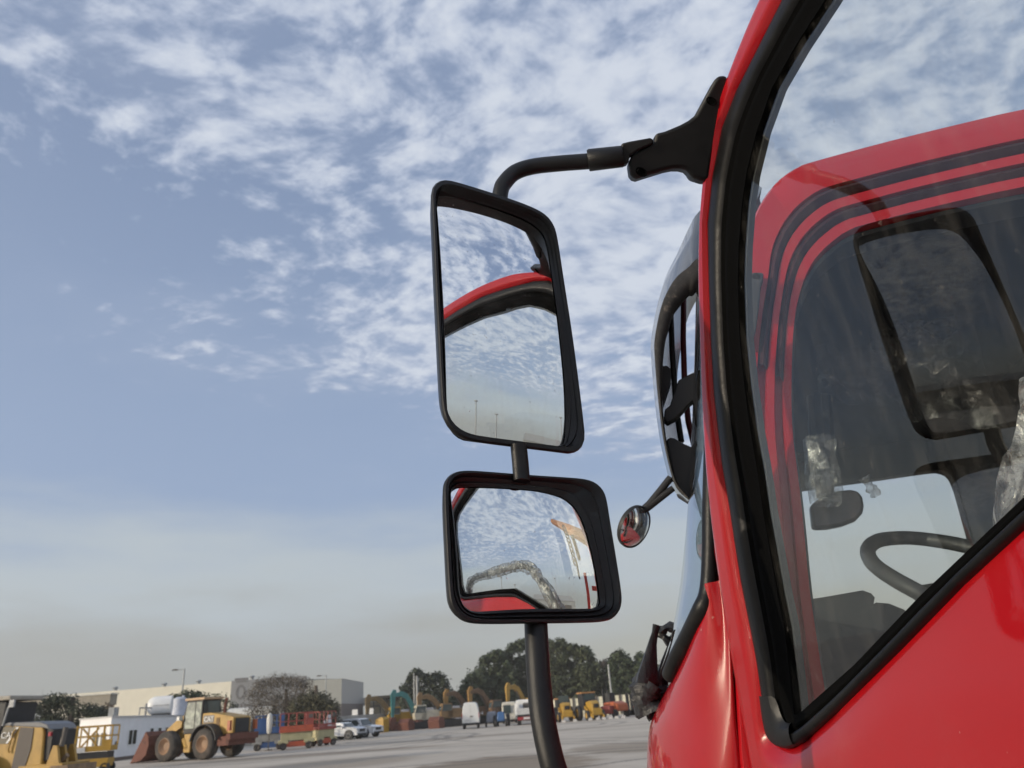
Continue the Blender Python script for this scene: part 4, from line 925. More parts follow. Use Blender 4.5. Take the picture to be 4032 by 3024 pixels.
def grove(name, label, prof, y, seed, mat, n, leaf=.36, depth=3.0, rr=(.6, 1.2), group='trees beyond the yard', cat='tree', low=0.0):
    """crown that fills the space under a traced skyline; prof lists (column, top row) of the photo"""
    rnd = random.Random(seed); us = [p[0] for p in prof]; u0, u1 = us[0], us[-1]
    c0 = col((u0 + u1) / 2, y); t = thing(name, label, cat, tuple(c0), 0, group)
    def top(u):
        for (a, va), (b, vb) in zip(prof, prof[1:]):
            if a <= u <= b: return hgt(u, va + (vb - va) * (u - a) / (b - a + 1e-9), y)
        return .5
    cl = []; pxm = 3262 / y
    for i in range(int((u1 - u0) / 2.6)):
        u = rnd.uniform(u0 + 3, u1 - 3); h = top(u); r = min(rnd.uniform(*rr), h * .4)
        u = min(max(u, u0 + r * pxm * .7), u1 - r * pxm * .7); h = top(u)
        cl.append((V((col(u, y).x - c0.x, rnd.uniform(-depth, depth), h - r * rnd.uniform(.85, 1.15))), r))
        for f_ in (.2, .45, .7): cl.append((V((col(u, y).x - c0.x, rnd.uniform(-depth, depth), max(.6, (f_ + rnd.uniform(-.12, .12)) * (h - r)))), r * 1.2))
    vs, fs = [], []; n = int(n * 1.35)
    for i in range(n):
        c, r = cl[rnd.randrange(len(cl))]; d = V((rnd.gauss(0, 1), rnd.gauss(0, 1), rnd.gauss(0, 1))).normalized(); rad = r * rnd.random() ** .4 * (1.25 if rnd.random() < .06 else 1)
        p = c + V((d.x, d.y, d.z * 1.1)) * rad; p.z = max(p.z, .15 + rnd.random() * .4); s_ = leaf * rnd.uniform(.5, 1.3)
        nn = (d + V((rnd.uniform(-.8, .8), rnd.uniform(-.8, .8), rnd.uniform(-.3, 1)))).normalized(); x = nn.orthogonal().normalized(); yv = nn.cross(x); a_ = rnd.uniform(0, 6.28); x, yv = x * cos(a_) + yv * sin(a_), yv * cos(a_) - x * sin(a_)
        k = len(vs); vs += [p - x * s_, p - yv * s_ * .6, p + x * s_ * .9, p + yv * s_ * .5]; fs.append((k, k + 1, k + 2, k + 3))
    q = MB(); q.v, q.f = vs, fs; P(t, 'crown', q, mat)
    q = MB().tube([(0, 0, 0), (.2, 0, 2.5), (0, 0, 5)], [.35, .28, .15], 7)
    for c, r in cl[:12]: q.tube([(0, 0, 1.5), (c.x * .5, c.y * .5, max(1.6, c.z * .6)), tuple(c)], [.18, .1, .04], 5)
    P(t, 'trunk', q, BARK); return t
grove('broad_tree', 'dark stand-alone tree behind the teal excavator', [(1584, 2800), (1590, 2700), (1612, 2690), (1625, 2650), (1645, 2630), (1668, 2645), (1690, 2655), (1715, 2650), (1745, 2640), (1760, 2690), (1775, 2720), (1790, 2800)], 136, 7, LEAF2, 7000, .30)
grove('broad_tree', 'lower left tree of the big group behind the white van', [(1798, 2790), (1805, 2735), (1830, 2690), (1850, 2660), (1862, 2640), (1885, 2650), (1905, 2640), (1925, 2800)], 141, 8, LEAF1, 7000, .31)
grove('broad_tree', 'tall stepped tree just left of the mirror pole', [(1880, 2780), (1892, 2640), (1905, 2590), (1930, 2575), (1960, 2560), (1985, 2556), (2005, 2590), (2030, 2640), (2045, 2790)], 144, 9, LEAF1, 9000, .33)
grove('broad_tree', 'tallest crown of the group, half hidden by the mirror pole', [(2000, 2790), (2008, 2570), (2030, 2530), (2060, 2518), (2100, 2510), (2150, 2515), (2190, 2540), (2205, 2790)], 147, 10, LEAF1, 9000, .33)
grove('broad_tree', 'thick rounded tree right of the mirror pole', [(2165, 2790), (2172, 2530), (2185, 2512), (2200, 2535), (2225, 2510), (2255, 2535), (2285, 2535), (2300, 2555), (2320, 2540), (2345, 2560), (2362, 2610), (2370, 2700), (2380, 2790)], 142, 11, LEAF3, 13000, .32)
grove('broad_tree', 'greyish tree in the gap behind the pale pole', [(2355, 2790), (2370, 2690), (2385, 2600), (2410, 2590), (2430, 2620), (2445, 2790)], 150, 12, LEAF4, 3200, .30)
grove('broad_tree', 'pointed olive tree left of the wiper arms', [(2400, 2790), (2415, 2620), (2435, 2570), (2455, 2552), (2475, 2575), (2500, 2600), (2520, 2680), (2540, 2790)], 140, 13, LEAF1, 7000, .31)
grove('broad_tree', 'rightmost tree showing between the wiper arms', [(2505, 2790), (2515, 2620), (2540, 2565), (2570, 2570), (2600, 2620), (2625, 2700), (2640, 2790)], 138, 14, LEAF1, 5000, .31)
grove('broad_tree', 'low far tree in the dip left of the big group', [(1770, 2800), (1785, 2775), (1810, 2765), (1830, 2800)], 152, 15, LEAF2, 1200, .30, rr=(.6, 1.0))

grove('bare_tree', 'wide twiggy brown tree in front of the grey logo panel', [(978, 2760), (985, 2720), (1010, 2690), (1022, 2668), (1050, 2665), (1075, 2655), (1105, 2645), (1125, 2652), (1150, 2655), (1190, 2660), (1215, 2690), (1240, 2730), (1262, 2800)], 84, 5, M('leaf_twigs', (.105, .085, .062), .8, 0, .3, 1.1), 15000, .085, 2.0, (.5, 1.1), None)

grove('leafy_bush', 'dark leafy bush with stray shoots under the flat canopy', [(122, 2870), (128, 2790), (150, 2752), (165, 2725), (180, 2750), (215, 2748), (240, 2725), (262, 2745), (290, 2762), (330, 2772), (365, 2780), (395, 2800), (402, 2880)], 70, 1, LEAF2, 11000, .13, 1.2, (.35, .7), None, 'bush')
for k_, (u, v) in enumerate(((160, 2722), (168, 2716), (196, 2708), (240, 2724), (270, 2724), (284, 2738))):
    pass
grove('small_tree', 'green shrubby tree behind the white tanks', [(645, 2800), (655, 2745), (690, 2725), (710, 2735), (740, 2715), (770, 2725), (792, 2735), (805, 2800)], 92, 3, LEAF1, 6000, .18, 1.6, (.5, 1.0), None)
grove('small_tree', 'loose pale-leaved tree behind the loader cab', [(795, 2800), (800, 2745), (830, 2735), (860, 2722), (885, 2745), (905, 2770), (915, 2800)], 96, 4, LEAF3, 1500, .17, 1.6, (.5, .9), None)
grove('small_tree', 'rounded olive tree at the right foot of the twiggy brown tree', [(1150, 2860), (1160, 2760), (1200, 2728), (1240, 2718), (1275, 2730), (1290, 2745), (1325, 2765), (1330, 2860)], 80, 6, M('leaf_dull_olive', (.085, .08, .045), .8, 0, .3, 1.1), 9000, .13, 1.6, (.5, .9), None)
# ---- wheel loader
def text_cat(t, size, loc, rot): return text_mesh('lettering', 'CAT', size, M('letter_white', (.8, .8, .78), .5), t, loc, rot)
def face(p, q=None): return atan2(p[1], p[0])
lb = (col(716, 54.5) + col(872, 53.6)) / 2
hd = (col(676, 55.2) - col(837, 53.7)).normalized()
ld = thing('wheel_loader', 'big yellow wheel loader with a rusty bucket parked before the cabin', 'wheel loader', tuple(lb), face(hd), sc=1.06)
for x in (-1.55, 1.55):
    for y in (-1.05, 1.05): wheel(ld, x, y, .86, .62)
P(ld, 'rear_frame', MB().box((-1.6, 0, 1.05), (3.4, 1.2, .6)).box((-2.9, 0, .95), (.9, 2.2, .5)), RUST)
P(ld, 'hood', MB().side([(-.75, 1.35), (-.75, 2.55), (-1.4, 2.55), (-3.1, 2.25), (-3.25, 2.2), (-3.25, 1.35), (-2.5, 1.3), (-2.3, .95), (-1.9, .95), (-1.7, 1.9), (-1.2, 1.85)], -.72, .72), YEL, bevel=.04)
P(ld, 'radiator_grille', MB().box((-3.27, 0, 1.75), (.06, 1.1, .78)), BLACKM)
P(ld, 'side_vent', MB().box((-2.05, .73, 1.75), (.28, .04, 1.0)), M('vent_brown', (.18, .10, .03), .7), )
P(ld, 'bumper', MB().box((-3.35, 0, 1.15), (.3, 2.3, .35)), RUST)
for y in (-1.05, 1.05): P(ld, 'tail_light', MB().box((-3.3, y, 1.75), (.2, .18, .55)), M('tail_orange', (.4, .1, .03), .5))
for s_ in (-1, 1):
    P(ld, 'fender', MB().loft([[(-1.55 + cos(a) * r_, s_ * y_, .9 + sin(a) * r_) for a in [pi * (.04 + .92 * i / 14) for i in range(15)]] for r_, y_ in ((1.02, .75), (1.06, .75), (1.06, 1.38), (1.0, 1.38))]), BLACKM, smooth=True, angle=30)
cab_ = P(ld, 'cab', MB().side([(-.7, 1.5), (-.7, 3.32), (.55, 3.32), (.85, 2.5), (.75, 1.45)], -.72, .72), BLACKM, bevel=.03)
P(ld, 'cab_roof', MB().box((-.05, 0, 3.4), (1.6, 1.6, .14)), M('roof_tan', (.5, .34, .2), .6), bevel=.03)
for s_ in (-1, 1):
    for a, b in ((-.62, -.18), (-.1, .55)):
        link('window', MB().side([(a, 1.75), (a, 3.22), (b, 3.22), (b + (.12 if b > 0 else 0), 2.5), (b + (.1 if b > 0 else 0), 1.75)], s_ * .725, s_ * .745), PALEWIN, cab_)
link('window', MB().box((-.72, 0, 2.85), (.03, 1.2, .8)), WIN, cab_)
link('window', MB().add([(.57, -.62, 3.25), (.57, .62, 3.25), (.87, .62, 2.5), (.87, -.62, 2.5)], [(0, 1, 2, 3)]).add([(.87, -.62, 2.5), (.87, .62, 2.5), (.79, .62, 1.6), (.79, -.62, 1.6)], [(0, 1, 2, 3)]), PALEWIN, cab_)
P(ld, 'exhaust', MB().tube([(-1.5, -.3, 2.5), (-1.5, -.3, 3.0), (-1.62, -.3, 3.35)], .09, 8), RUST)
P(ld, 'front_frame', MB().side([(.6, .7), (.6, 1.9), (1.3, 2.3), (2.2, 1.9), (2.3, .7)], -.5, .5).side([(1.1, 1.9), (1.0, 2.5), (1.4, 2.5), (1.6, 1.9)], -.35, .35), YEL, bevel=.03)
for s_ in (-1, 1):
    P(ld, 'lift_arm', MB().side([(.85, 2.2), (1.1, 2.42), (2.0, 1.85), (3.1, .75), (3.05, .4), (2.75, .45), (1.9, 1.4), (.9, 1.85)], s_ * .62, s_ * .78), YEL, bevel=.01)
    P(ld, 'headlight', MB().box((.95, s_ * .9, 2.35), (.2, .3, .22)), M('lamp_glass_white', (.8, .8, .75), .2))
P(ld, 'tilt_link', MB().tube([(1.2, 0, 2.5), (2.2, 0, 2.0), (2.95, 0, 1.35)], .13, 8), YEL)
P(ld, 'step', MB().box((.15, .85, .95), (.5, .12, 1.0)).cyl((.5, .8, 1.2), (.2, .8, .7), .18), YEL)
bk = P(ld, 'bucket', MB().loft([[(x, y, z) for x, z in ((3.1, 1.75), (2.85, 1.5), (2.75, 1.0), (2.9, .45), (3.3, .15), (4.15, .04))] for y in (-1.45, 1.45)]).side([(3.1, 1.75), (2.85, 1.5), (2.75, 1.0), (2.9, .45), (3.3, .15), (4.15, .04), (3.7, .8)], -1.47, -1.42).side([(3.1, 1.75), (2.85, 1.5), (2.75, 1.0), (2.9, .45), (3.3, .15), (4.15, .04), (3.7, .8)], 1.42, 1.47), RUST)
for i in range(8): link('bucket_tooth', MB().box((4.2, -1.3 + i * .37, .06), (.3, .1, .08), top=.6), RUST, bk)
P(ld, 'decal', MB().box((-1.28, .728, 2.2), (.85, .012, .42)).box((-1.28, -.728, 2.2), (.85, .012, .42)), M('decal_grey', (.2, .19, .18), .6))
text_cat(ld, .40, (-.90, .745, 2.06), (pi / 2, 0, pi))
text_cat(ld, .40, (-1.66, -.745, 2.06), (pi / 2, 0, 0))

# ---- machine at the far left (grader-like tractor with dark cab)
gb = col(60, 31.5)
gd = thing('grader', 'dusty yellow machine with a dark cab cut off by the left edge of the photo', 'grader', tuple(gb), radians(172))
# local x points to the photo's left, so the tail is at negative x
P(gd, 'hood', MB().side([(.25, .85), (-.02, 2.38), (-1.62, 2.28), (-1.72, 2.0), (-1.82, .9)], -.72, .72), YEL, bevel=.05)
P(gd, 'hood_top', MB().side([(.1, 2.36), (-.2, 2.46), (-1.5, 2.40), (-1.8, 2.30), (-1.98, 2.10), (-1.68, 2.18)], -.74, .74), M('hood_grey', (.13, .135, .145), .4), bevel=.03)
P(gd, 'engine_bay', MB().side([(-1.6, 1.0), (-1.66, 2.15), (-2.02, 2.08), (-2.0, 1.1)], -.62, .62), BLACKM)
P(gd, 'access_panel', MB().side([(-.62, .7), (-.72, 2.26), (-1.28, 2.2), (-1.30, 1.5), (-1.12, .68)], .725, .745), M('panel_brown', (.085, .07, .06), .6))
P(gd, 'decal', MB().side([(.12, 1.74), (.02, 2.33), (-.56, 2.28), (-.30, 1.72)], .726, .738), M('decal_dark', (.16, .14, .10), .6))
P(gd, 'stripe', MB().side([(-.22, 1.74), (-.30, 1.74), (-.66, 2.27), (-.56, 2.27)], .74, .752), M('letter_white', (.8, .8, .78), .5))
text_cat(gd, .30, (.02, .757, 1.92), (pi / 2, 0, pi))
P(gd, 'handle', MB().tube([(-.58, .78, 2.2), (-.50, .8, 2.1), (-.42, .8, 1.5), (-.48, .78, 1.42)], .03, 6), YEL)
P(gd, 'rear_frame', MB().box((-1.8, 0, .75), (1.8, 1.5, .4)), YEL, bevel=.03)
for y in (-.4, .1, .5): P(gd, 'ripper_shank', MB().side([(-1.9, .8), (-2.1, 1.55), (-2.25, 1.55), (-2.5, .75), (-2.3, .45)], y, y + .12), YEL)
P(gd, 'ripper_linkage', MB().tube([(-1.85, .3, 1.3), (-2.2, .3, .95), (-2.5, .3, 1.2)], .09, 8).cyl((-1.9, .62, .62), (-1.9, .85, .62), .15).box((-2.6, 0, .7), (.7, 1.6, .35)), M('dusty_steel', (.22, .15, .09), .75, 0, .3, 3))
P(gd, 'lift_cylinder', MB().cyl((-2.28, .4, 1.5), (-2.35, .4, 2.15), .09), GREYM)
P(gd, 'tail_light', MB().box((-1.95, .66, 1.95), (.1, .1, .14)), M('red_lens', (.4, .02, .04), .3))
cb_ = P(gd, 'cab', MB().side([(.35, 1.2), (.0, 2.4), (-.02, 3.18), (1.9, 3.3), (1.9, 1.2)], -.8, .8), BLACKM, bevel=.04)
P(gd, 'cab_roof', MB().box((.95, 0, 3.32), (2.3, 1.75, .16)), M('roof_dusty', (.35, .32, .27), .7), bevel=.04)
link('window', MB().side([(.35, 2.45), (.32, 3.05), (.72, 3.08), (.78, 2.45)], .805, .82), M('green_glass', (.13, .17, .15), .2), cb_)
link('window', MB().side([(1.0, 2.45), (.95, 3.05), (1.7, 3.08), (1.7, 2.4)], .805, .82), WIN, cb_)
P(gd, 'cab_mirror', MB().tube([(-.1, .9, 2.35), (-.28, 1.0, 2.9), (-.34, 1.0, 3.05)], .035, 6).box((-.42, 1.0, 3.1), (.2, .08, .26)), LAMP)
wheel(gd, .55, 1.0, .72, .4, GREYM); wheel(gd, .55, -1.0, .72, .4, GREYM); wheel(gd, -1.05, -1.0, .72, .4, GREYM)

# ---- scissor lifts
def railing(t, x0, x1, y0, y1, z0, z1, mat, nx=4, r=.025, name='guard_rail'):
    q = MB()
    for z in (z0 + (z1 - z0) * .5, z1):
        q.cyl((x0, y0, z), (x1, y0, z), r, n=6).cyl((x0, y1, z), (x1, y1, z), r, n=6).cyl((x0, y0, z), (x0, y1, z), r, n=6).cyl((x1, y0, z), (x1, y1, z), r, n=6)
    P(t, name, q, mat)
    for i in range(nx + 1):
        x = x0 + (x1 - x0) * i / nx
        for y in (y0, y1): P(t, 'rail_post', MB().cyl((x, y, z0), (x, y, z1), r, n=6), mat)
def scissor(t, L, W, cdeck, cbase, cfoot, crail, zb=.55, zd=1.25, zt=2.4, panels=False):
    wheel(t, -L * .38, W * .42, .25, .2, GREYM); wheel(t, -L * .38, -W * .42, .25, .2, GREYM); wheel(t, L * .38, W * .42, .25, .2, GREYM); wheel(t, L * .38, -W * .42, .25, .2, GREYM)
    P(t, 'chassis', MB().box((0, 0, .36), (L * .55, W * .9, .36)), cfoot, bevel=.02)
    for s_ in (-1, 1): P(t, 'wheel_guard', MB().box((s_ * L * .38, 0, .52), (.7, W * .98, .22)), cbase, bevel=.03)
    P(t, 'scissor_stack', MB().box((0, 0, .88), (L * .92, W * .8, .56)), cbase, bevel=.02)
    P(t, 'deck', MB().box((0, 0, zd), (L, W, .22)), cdeck, bevel=.01)
    railing(t, -L / 2 + .03, L / 2 - .03, -W / 2 + .03, W / 2 - .03, zd + .1, zt, crail, 4, .032)
    P(t, 'toe_board', MB().box((0, -W / 2 + .02, zd + .22), (L, .03, .2)).box((0, W / 2 - .02, zd + .22), (L, .03, .2)), cdeck)
    if panels: P(t, 'mesh_gate', MB().box((L / 2 - .25, 0, zd + .6), (.5, W * .96, 1.1)), crail)
    P(t, 'control_box', MB().box((L / 2 - .2, -W / 2 + .1, zd + .9), (.3, .2, .25)), GREYM)
b = col(1168, 60.5)
t = thing('scissor_lift', 'red scissor lift on a cream base with a caged platform', 'scissor lift', tuple(b), radians(18), 'scissor lifts in a row'); scissor(t, 2.35, 1.15, ORAN, CREAM, ORAN, REDM, panels=True)
b = col(1275, 64)
t = thing('scissor_lift', 'smaller red scissor lift beside the silver cars', 'scissor lift', tuple(b), radians(55), 'scissor lifts in a row'); scissor(t, 1.7, .9, REDM, CREAM, ORAN, REDM)
P(t, 'film_cover', MB().box((.2, -.35, 1.75), (.5, .2, .8), top=.6).box((-.2, -.3, 1.55), (.3, .2, .45), top=.4), M('film_white', (.7, .7, .72), .5), bevel=.05)
b = col(1062, 63)
t = thing('scissor_lift', 'blue scissor lift with a grey middle behind the loader', 'scissor lift', tuple(b), radians(14), 'scissor lifts in a row'); scissor(t, 2.1, 1.2, BLUE, M('lift_grey', (.28, .28, .27), .6, 0, .2, 2), BLUE, BLUE)
P(t, 'side_sheet', MB().box((-.45, -.62, 1.75), (1.1, .03, .95)), BLUE); P(t, 'end_post', MB().box((.95, -.5, 1.4), (.25, .3, 2.2)), BLUE)
b = col(1061, 61.5); o = thing('folded_parasol', 'folded white parasol standing in front of the blue lift', 'parasol', tuple(b))
P(o, 'canopy', MB().loft([[V((cos(2 * pi * i / 12) * r * (1 + .15 * (i % 2)), sin(2 * pi * i / 12) * r, z)) for i in range(12)] for z, r in ((1.15, .10), (1.3, .16), (1.8, .19), (2.2, .20), (2.45, .14), (2.56, .03))], True), M('canvas_white', (.62, .62, .58), .8), smooth=True)
P(o, 'stand', MB().cyl((0, 0, 0), (0, 0, 1.2), .04).cyl((0, 0, 0), (0, 0, .08), .3), GREYM)
# yellow lift in front of the cabin
b = col(362, 44.5)
t = thing('scissor_lift', 'orange-yellow scissor lift left of the cabin, windows showing through its cage', 'scissor lift', tuple(b), radians(12), 'scissor lifts in a row')
L, W = 2.35, 1.3
for s_ in (-1, 1): wheel(t, s_ * .95, -.5, .26, .2, BLACKM, BLACKM); wheel(t, s_ * .95, .5, .26, .2, BLACKM, BLACKM)
P(t, 'chassis', MB().box((0, 0, .5), (2.2, 1.2, .42)), YEL2, bevel=.03); P(t, 'engine_box', MB().box((.05, 0, .86), (2.0, 1.1, .32)), BLACKM); P(t, 'deck', MB().box((0, 0, 1.18), (L, W, .26)), YEL2, bevel=.02)
railing(t, -1.15, 1.15, -.62, .62, 1.3, 2.28, YEL2, 3, .045)
P(t, 'gate', MB().box((.75, -.6, 1.8), (.10, .05, .95)).box((1.0, -.6, 1.45), (.4, .04, .3)), YEL2)
P(t, 'end_panel', MB().side([(-1.15, 1.2), (-1.15, 2.1), (-1.0, 2.32), (-.55, 2.34), (-.55, 1.2)], -.66, -.6), YEL2, bevel=.01)
P(t, 'round_lamp', MB().cyl((-.85, -.68, 1.5), (-.85, -.62, 1.5), .17, n=20), LAMP); P(t, 'square_lamp', MB().box((-.83, -.67, 1.9), (.32, .04, .36)), LAMP); P(t, 'red_lens', MB().box((-.83, -.67, 2.16), (.3, .04, .12)), M('red_lens', (.4, .02, .04), .3))
P(t, 'number_plate', MB().box((-.35, -.68, 1.16), (.55, .02, .24)), M('plate', (.55, .55, .55), .5))
P(t, 'scissor_arm', MB().cyl((-.5, 0, 1.3), (.3, 0, 2.2), .05, n=6).cyl((.3, 0, 1.3), (-.5, 0, 2.2), .05, n=6), YEL2)

# ---- white tent and other low things behind the loader
b = col(970, 86); hx = col(1060, 86).x - b.x; ht = hgt(970, 2784, 86)
t = thing('storage_tent', 'long white round-topped storage tent behind the loader', 'tent', tuple(b))
P(t, 'cover', MB().loft([[V((x, 1.5 * cos(a) + 1.5, max(0, ht * .62 * (a > 0) * (a < pi)) + sin(a) * ht * .38)) for a in [pi - pi * i / 12 for i in range(13)]] for x in (-hx, hx)]).prism([(-hx, 0, 0), (hx, 0, 0), (hx, 0, ht * .62), (-hx, 0, ht * .62)], (0, 3, 0)), M('tent_white', (.66, .65, .60), .7), smooth=True, angle=40)

# ---- cars
def car(label, u, y, rz, L, H, c, seed, pick=True):
    t = thing('parked_car', label, 'car', tuple(col(u, y)), rz, 'cars parked by the lifts'); W = 1.85
    pm = M('car_%s' % seed, c, .3, .0, .04, 2, 0, coat=1.0)
    body = [(-L / 2, .35), (-L / 2, .95), (-L / 2 + .15, 1.08), (L / 2 - 1.35, 1.12), (L / 2 - .25, 1.0), (L / 2, .85), (L / 2, .35)]
    def sec(y, k): return [(x * (1 - .03 * k), y, z) for x, z in body]
    q = MB().loft([sec(-W / 2 + .12, 1), sec(-W / 2, 0), sec(W / 2, 0), sec(W / 2 - .12, 1)]); q.fan([V(p) for p in sec(-W / 2 + .12, 1)]); q.fan([V(p) for p in sec(W / 2 - .12, 1)], True)
    # wheel-arch side panels
    P(t, 'body', q, pm, bevel=.07, smooth=True)
    cab = [(-L / 2 + .12, 1.0), (-L / 2 + .45, H - .08), (-L / 2 + .8, H), (.25, H), (.65, H - .08), (L / 2 - 1.30, 1.0)]
    r_ = lambda y, k: [(x, y, z) for x, z in [(a * 1.0, 1.0 + (b_ - 1.0) * k) for a, b_ in cab]]
    q = MB().loft([[(x, -W / 2 + .05 + (z - 1) * .22, z) for x, z in cab], [(x, W / 2 - .05 - (z - 1) * .22, z) for x, z in cab]])
    for s_ in (-1, 1): q.fan([V((x, s_ * (W / 2 - .05 - (z - 1) * .22), z)) for x, z in cab], s_ > 0)
    P(t, 'cabin', q, pm, bevel=.05, smooth=True)
    for s_ in (-1, 1):
        for a, b_, sa, sb in ((-L / 2 + .50, -.35, .15, 0), (-.27, L / 2 - 1.55, 0, -.42)):
            P(t, 'side_window', MB().add([(a, s_ * (W / 2 - .035), 1.1), (b_, s_ * (W / 2 - .035), 1.1), (b_ + sb, s_ * (W / 2 - .15), H - .14), (a + sa, s_ * (W / 2 - .15), H - .14)], [(0, 1, 2, 3)]), WIN)
        P(t, 'headlight', MB().box((L / 2 - .08, s_ * (W / 2 - .3), .85), (.22, .42, .16)), M('headlamp', (.5, .52, .55), .1), bevel=.02)
        P(t, 'wing_mirror', MB().box((L / 2 - 1.6, s_ * (W / 2 + .1), 1.12), (.12, .2, .16)), pm, bevel=.03)
        P(t, 'tail_light', MB().box((-L / 2 + .02, s_ * (W / 2 - .2), .9), (.08, .3, .2)), M('red_lens', (.4, .02, .04), .3))
        for x in (-L * .30, L * .30):
            P(t, 'wheel_arch', MB().cyl((x, s_ * (W / 2 - .12), .4), (x, s_ * (W / 2 + .012), .4), .44, n=24), BLACKM); wheel(t, x, s_ * (W / 2 - .09), .36, .22, LAMP, BLACKM)
    P(t, 'windscreen', MB().add([(.68, -W / 2 + .2, H - .1), (.68, W / 2 - .2, H - .1), (L / 2 - 1.30, W / 2 - .1, 1.08), (L / 2 - 1.30, -W / 2 + .1, 1.08)], [(0, 1, 2, 3)]).add([(-L / 2 + .40, -W / 2 + .2, H - .15), (-L / 2 + .40, W / 2 - .2, H - .15), (-L / 2 + .1, W / 2 - .1, 1.08), (-L / 2 + .1, -W / 2 + .1, 1.08)], [(0, 1, 2, 3)]), WIN)
    P(t, 'grille', MB().box((L / 2 + .01, 0, .75), (.05, .9, .25)).box((L / 2 + .02, 0, .42), (.06, 1.5, .14)), BLACKM)
    return t
car('white sport utility car with its nose to the right, nearest the yellow bucket', 1412, 82, radians(-24), 4.7, 1.75, (.72, .73, .75), 1)
car('silver car half hidden behind the small red scissor lift', 1345, 78, radians(-20), 4.5, 1.5, (.50, .52, .55), 2)

# ---- boundary wall and far buildings
a, b = col(1255, 100), col(1700, 112)
w = link('boundary_wall', wallpanel(V((0, 0, 0)), b - a, 0, 2.15, .3), CONC); w.location = a; tag(w, 'low plain grey boundary wall behind the white cars', 'wall')
a = col(2170, 112); b = col(2680, 108)
w = thing('boundary_wall', 'cream panel wall with dark posts behind the backhoes', 'wall', tuple(a)); dv = b - a; n_w = 11
for i in range(n_w):
    P(w, 'panel', wallpanel(dv * (i / n_w) + V((0, 0, 0)), dv * ((i + .93) / n_w), 0, 2.3, .2), M('cream_panel', (.62, .59, .46), .8)); P(w, 'post', MB().box(dv * ((i + .965) / n_w) + V((0, 0, 1.2)), (.3, .35, 2.4)), GREYM)
by = 175; a, b = col(1440, by), col(1625, by); t = thing('far_building', 'low cream building with a brown canopy beyond the boundary wall', 'building', tuple(a)); wd = (b - a).length; hb = hgt(1500, 2752, by)
P(t, 'wall', MB().box((wd / 2, 4, hb * .45), (wd, 8, hb * .9)), M('far_cream', (.50, .44, .31), .8)); P(t, 'upper_wall', MB().box((wd / 2 - 1, 6, hb * .95), (wd, 8, hb * .3)), M('far_white', (.55, .55, .52), .8)); P(t, 'canopy', MB().box((wd / 2 + .8, -.5, hb + .3), (wd * .86, 6, .5)), M('canopy_brown', (.10, .08, .05), .8)); P(t, 'cornice', MB().box((wd / 2, -.05, hb * .75), (wd, .3, .3)), M('cornice', (.3, .27, .22), .8))
for i in range(7): P(t, 'post', MB().box((wd * (i + .5) / 7, -2.5, hb * .5), (.22, .22, hb)), GREYM)
a = col(1675, 170); t = thing('far_building', 'small cream gable seen between the dark tree and the big trees', 'building', tuple(col(1795, 170))); P(t, 'wall', MB().box((0, 0, 2), (5, 5, 4)), M('far_cream', (.50, .44, .31), .8)); P(t, 'roof', MB().box((0, 0, 4.6), (5.4, 5.4, 1.4), top=.05, topx=.9), M('far_white', (.55, .55, .52), .8))
for u, v, l in ((1397, 2815, 'left'), (1459, 2815, 'right')):
    b = col(u, 118); o = thing('notice_board', 'small white board above the grey wall, the %s one' % l, 'board', tuple(b), 0, 'white boards behind the grey wall'); P(o, 'board', MB().box((0, 0, 2.6), (.8, .08, .75)), WHITE); P(o, 'leg', MB().cyl((0, .1, 0), (0, .1, 2.3), .05), GREYM)
# ---- excavators in the far row
def excavator(label, u, y, rz, c, stick_c=None, bucket=RUST, under=True, cabc=None, bw=1.3, H=4.2, cat='excavator', house=True):
    t = thing('excavator', label, cat, tuple(col(u, y)), rz, 'excavators parked in a row'); sc_ = stick_c or c
    for s_ in (-1, 1): P(t, 'track', MB().side([(-1.9, .45), (-1.7, .85), (1.7, .85), (1.9, .45), (1.6, .05), (-1.6, .05)], s_ * .75, s_ * 1.3), BLACKM, bevel=.04)
    P(t, 'car_body', MB().box((0, 0, .8), (1.6, 1.4, .4)), GREYM)
    if house:
        P(t, 'house', MB().side([(-2.2, 1.05), (-2.3, 1.9), (-1.6, 2.15), (.4, 2.15), (.5, 1.05)], -1.25, 1.25), cabc or c, bevel=.05)
        P(t, 'cab', MB().side([(-.3, 1.1), (-.2, 2.8), (1.1, 2.8), (1.4, 1.9), (1.3, 1.1)], .25, 1.25), cabc or c, bevel=.05)
        P(t, 'cab_window', MB().side([(-.1, 1.9), (-.1, 2.65), (1.0, 2.65), (1.22, 1.9)], 1.26, 1.28).add([(1.12, .35, 2.72), (1.12, 1.15, 2.72), (1.42, 1.15, 1.9), (1.42, .35, 1.9)], [(0, 1, 2, 3)]), WIN)
    P(t, 'boom', MB().side([(.5, 1.2), (1.0, 2.9), (1.9, H - .35), (2.6, H), (3.7, H - .25), (3.8, H - .65), (2.7, H - .62), (2.1, H - 1.0), (1.5, 2.5), (1.05, 1.1)], -.28, .12), c, bevel=.04)
    P(t, 'stick', MB().side([(3.35, H + .15), (3.75, H + .25), (4.1, H - .3), (4.0, 1.5), (3.7, 1.5), (3.45, H - .6)], -.24, .08), sc_, bevel=.03)
    P(t, 'cylinder', MB().cyl((1.3, -.08, 1.6), (2.3, -.08, H - .8), .10, n=8), GREYM)
    b_ = P(t, 'bucket', MB().side([(3.55, 1.6), (4.1, 1.6), (4.35, 1.0), (4.0, .12), (3.3, .02), (3.25, .5), (3.5, .9)], -bw / 2 - .08, bw / 2 - .08), bucket, bevel=.03)
    for i in range(5): link('bucket_tooth', MB().box((3.2, -bw / 2 + .08 + i * (bw - .3) / 4, .06), (.25, .08, .12)), bucket, b_)
    return t
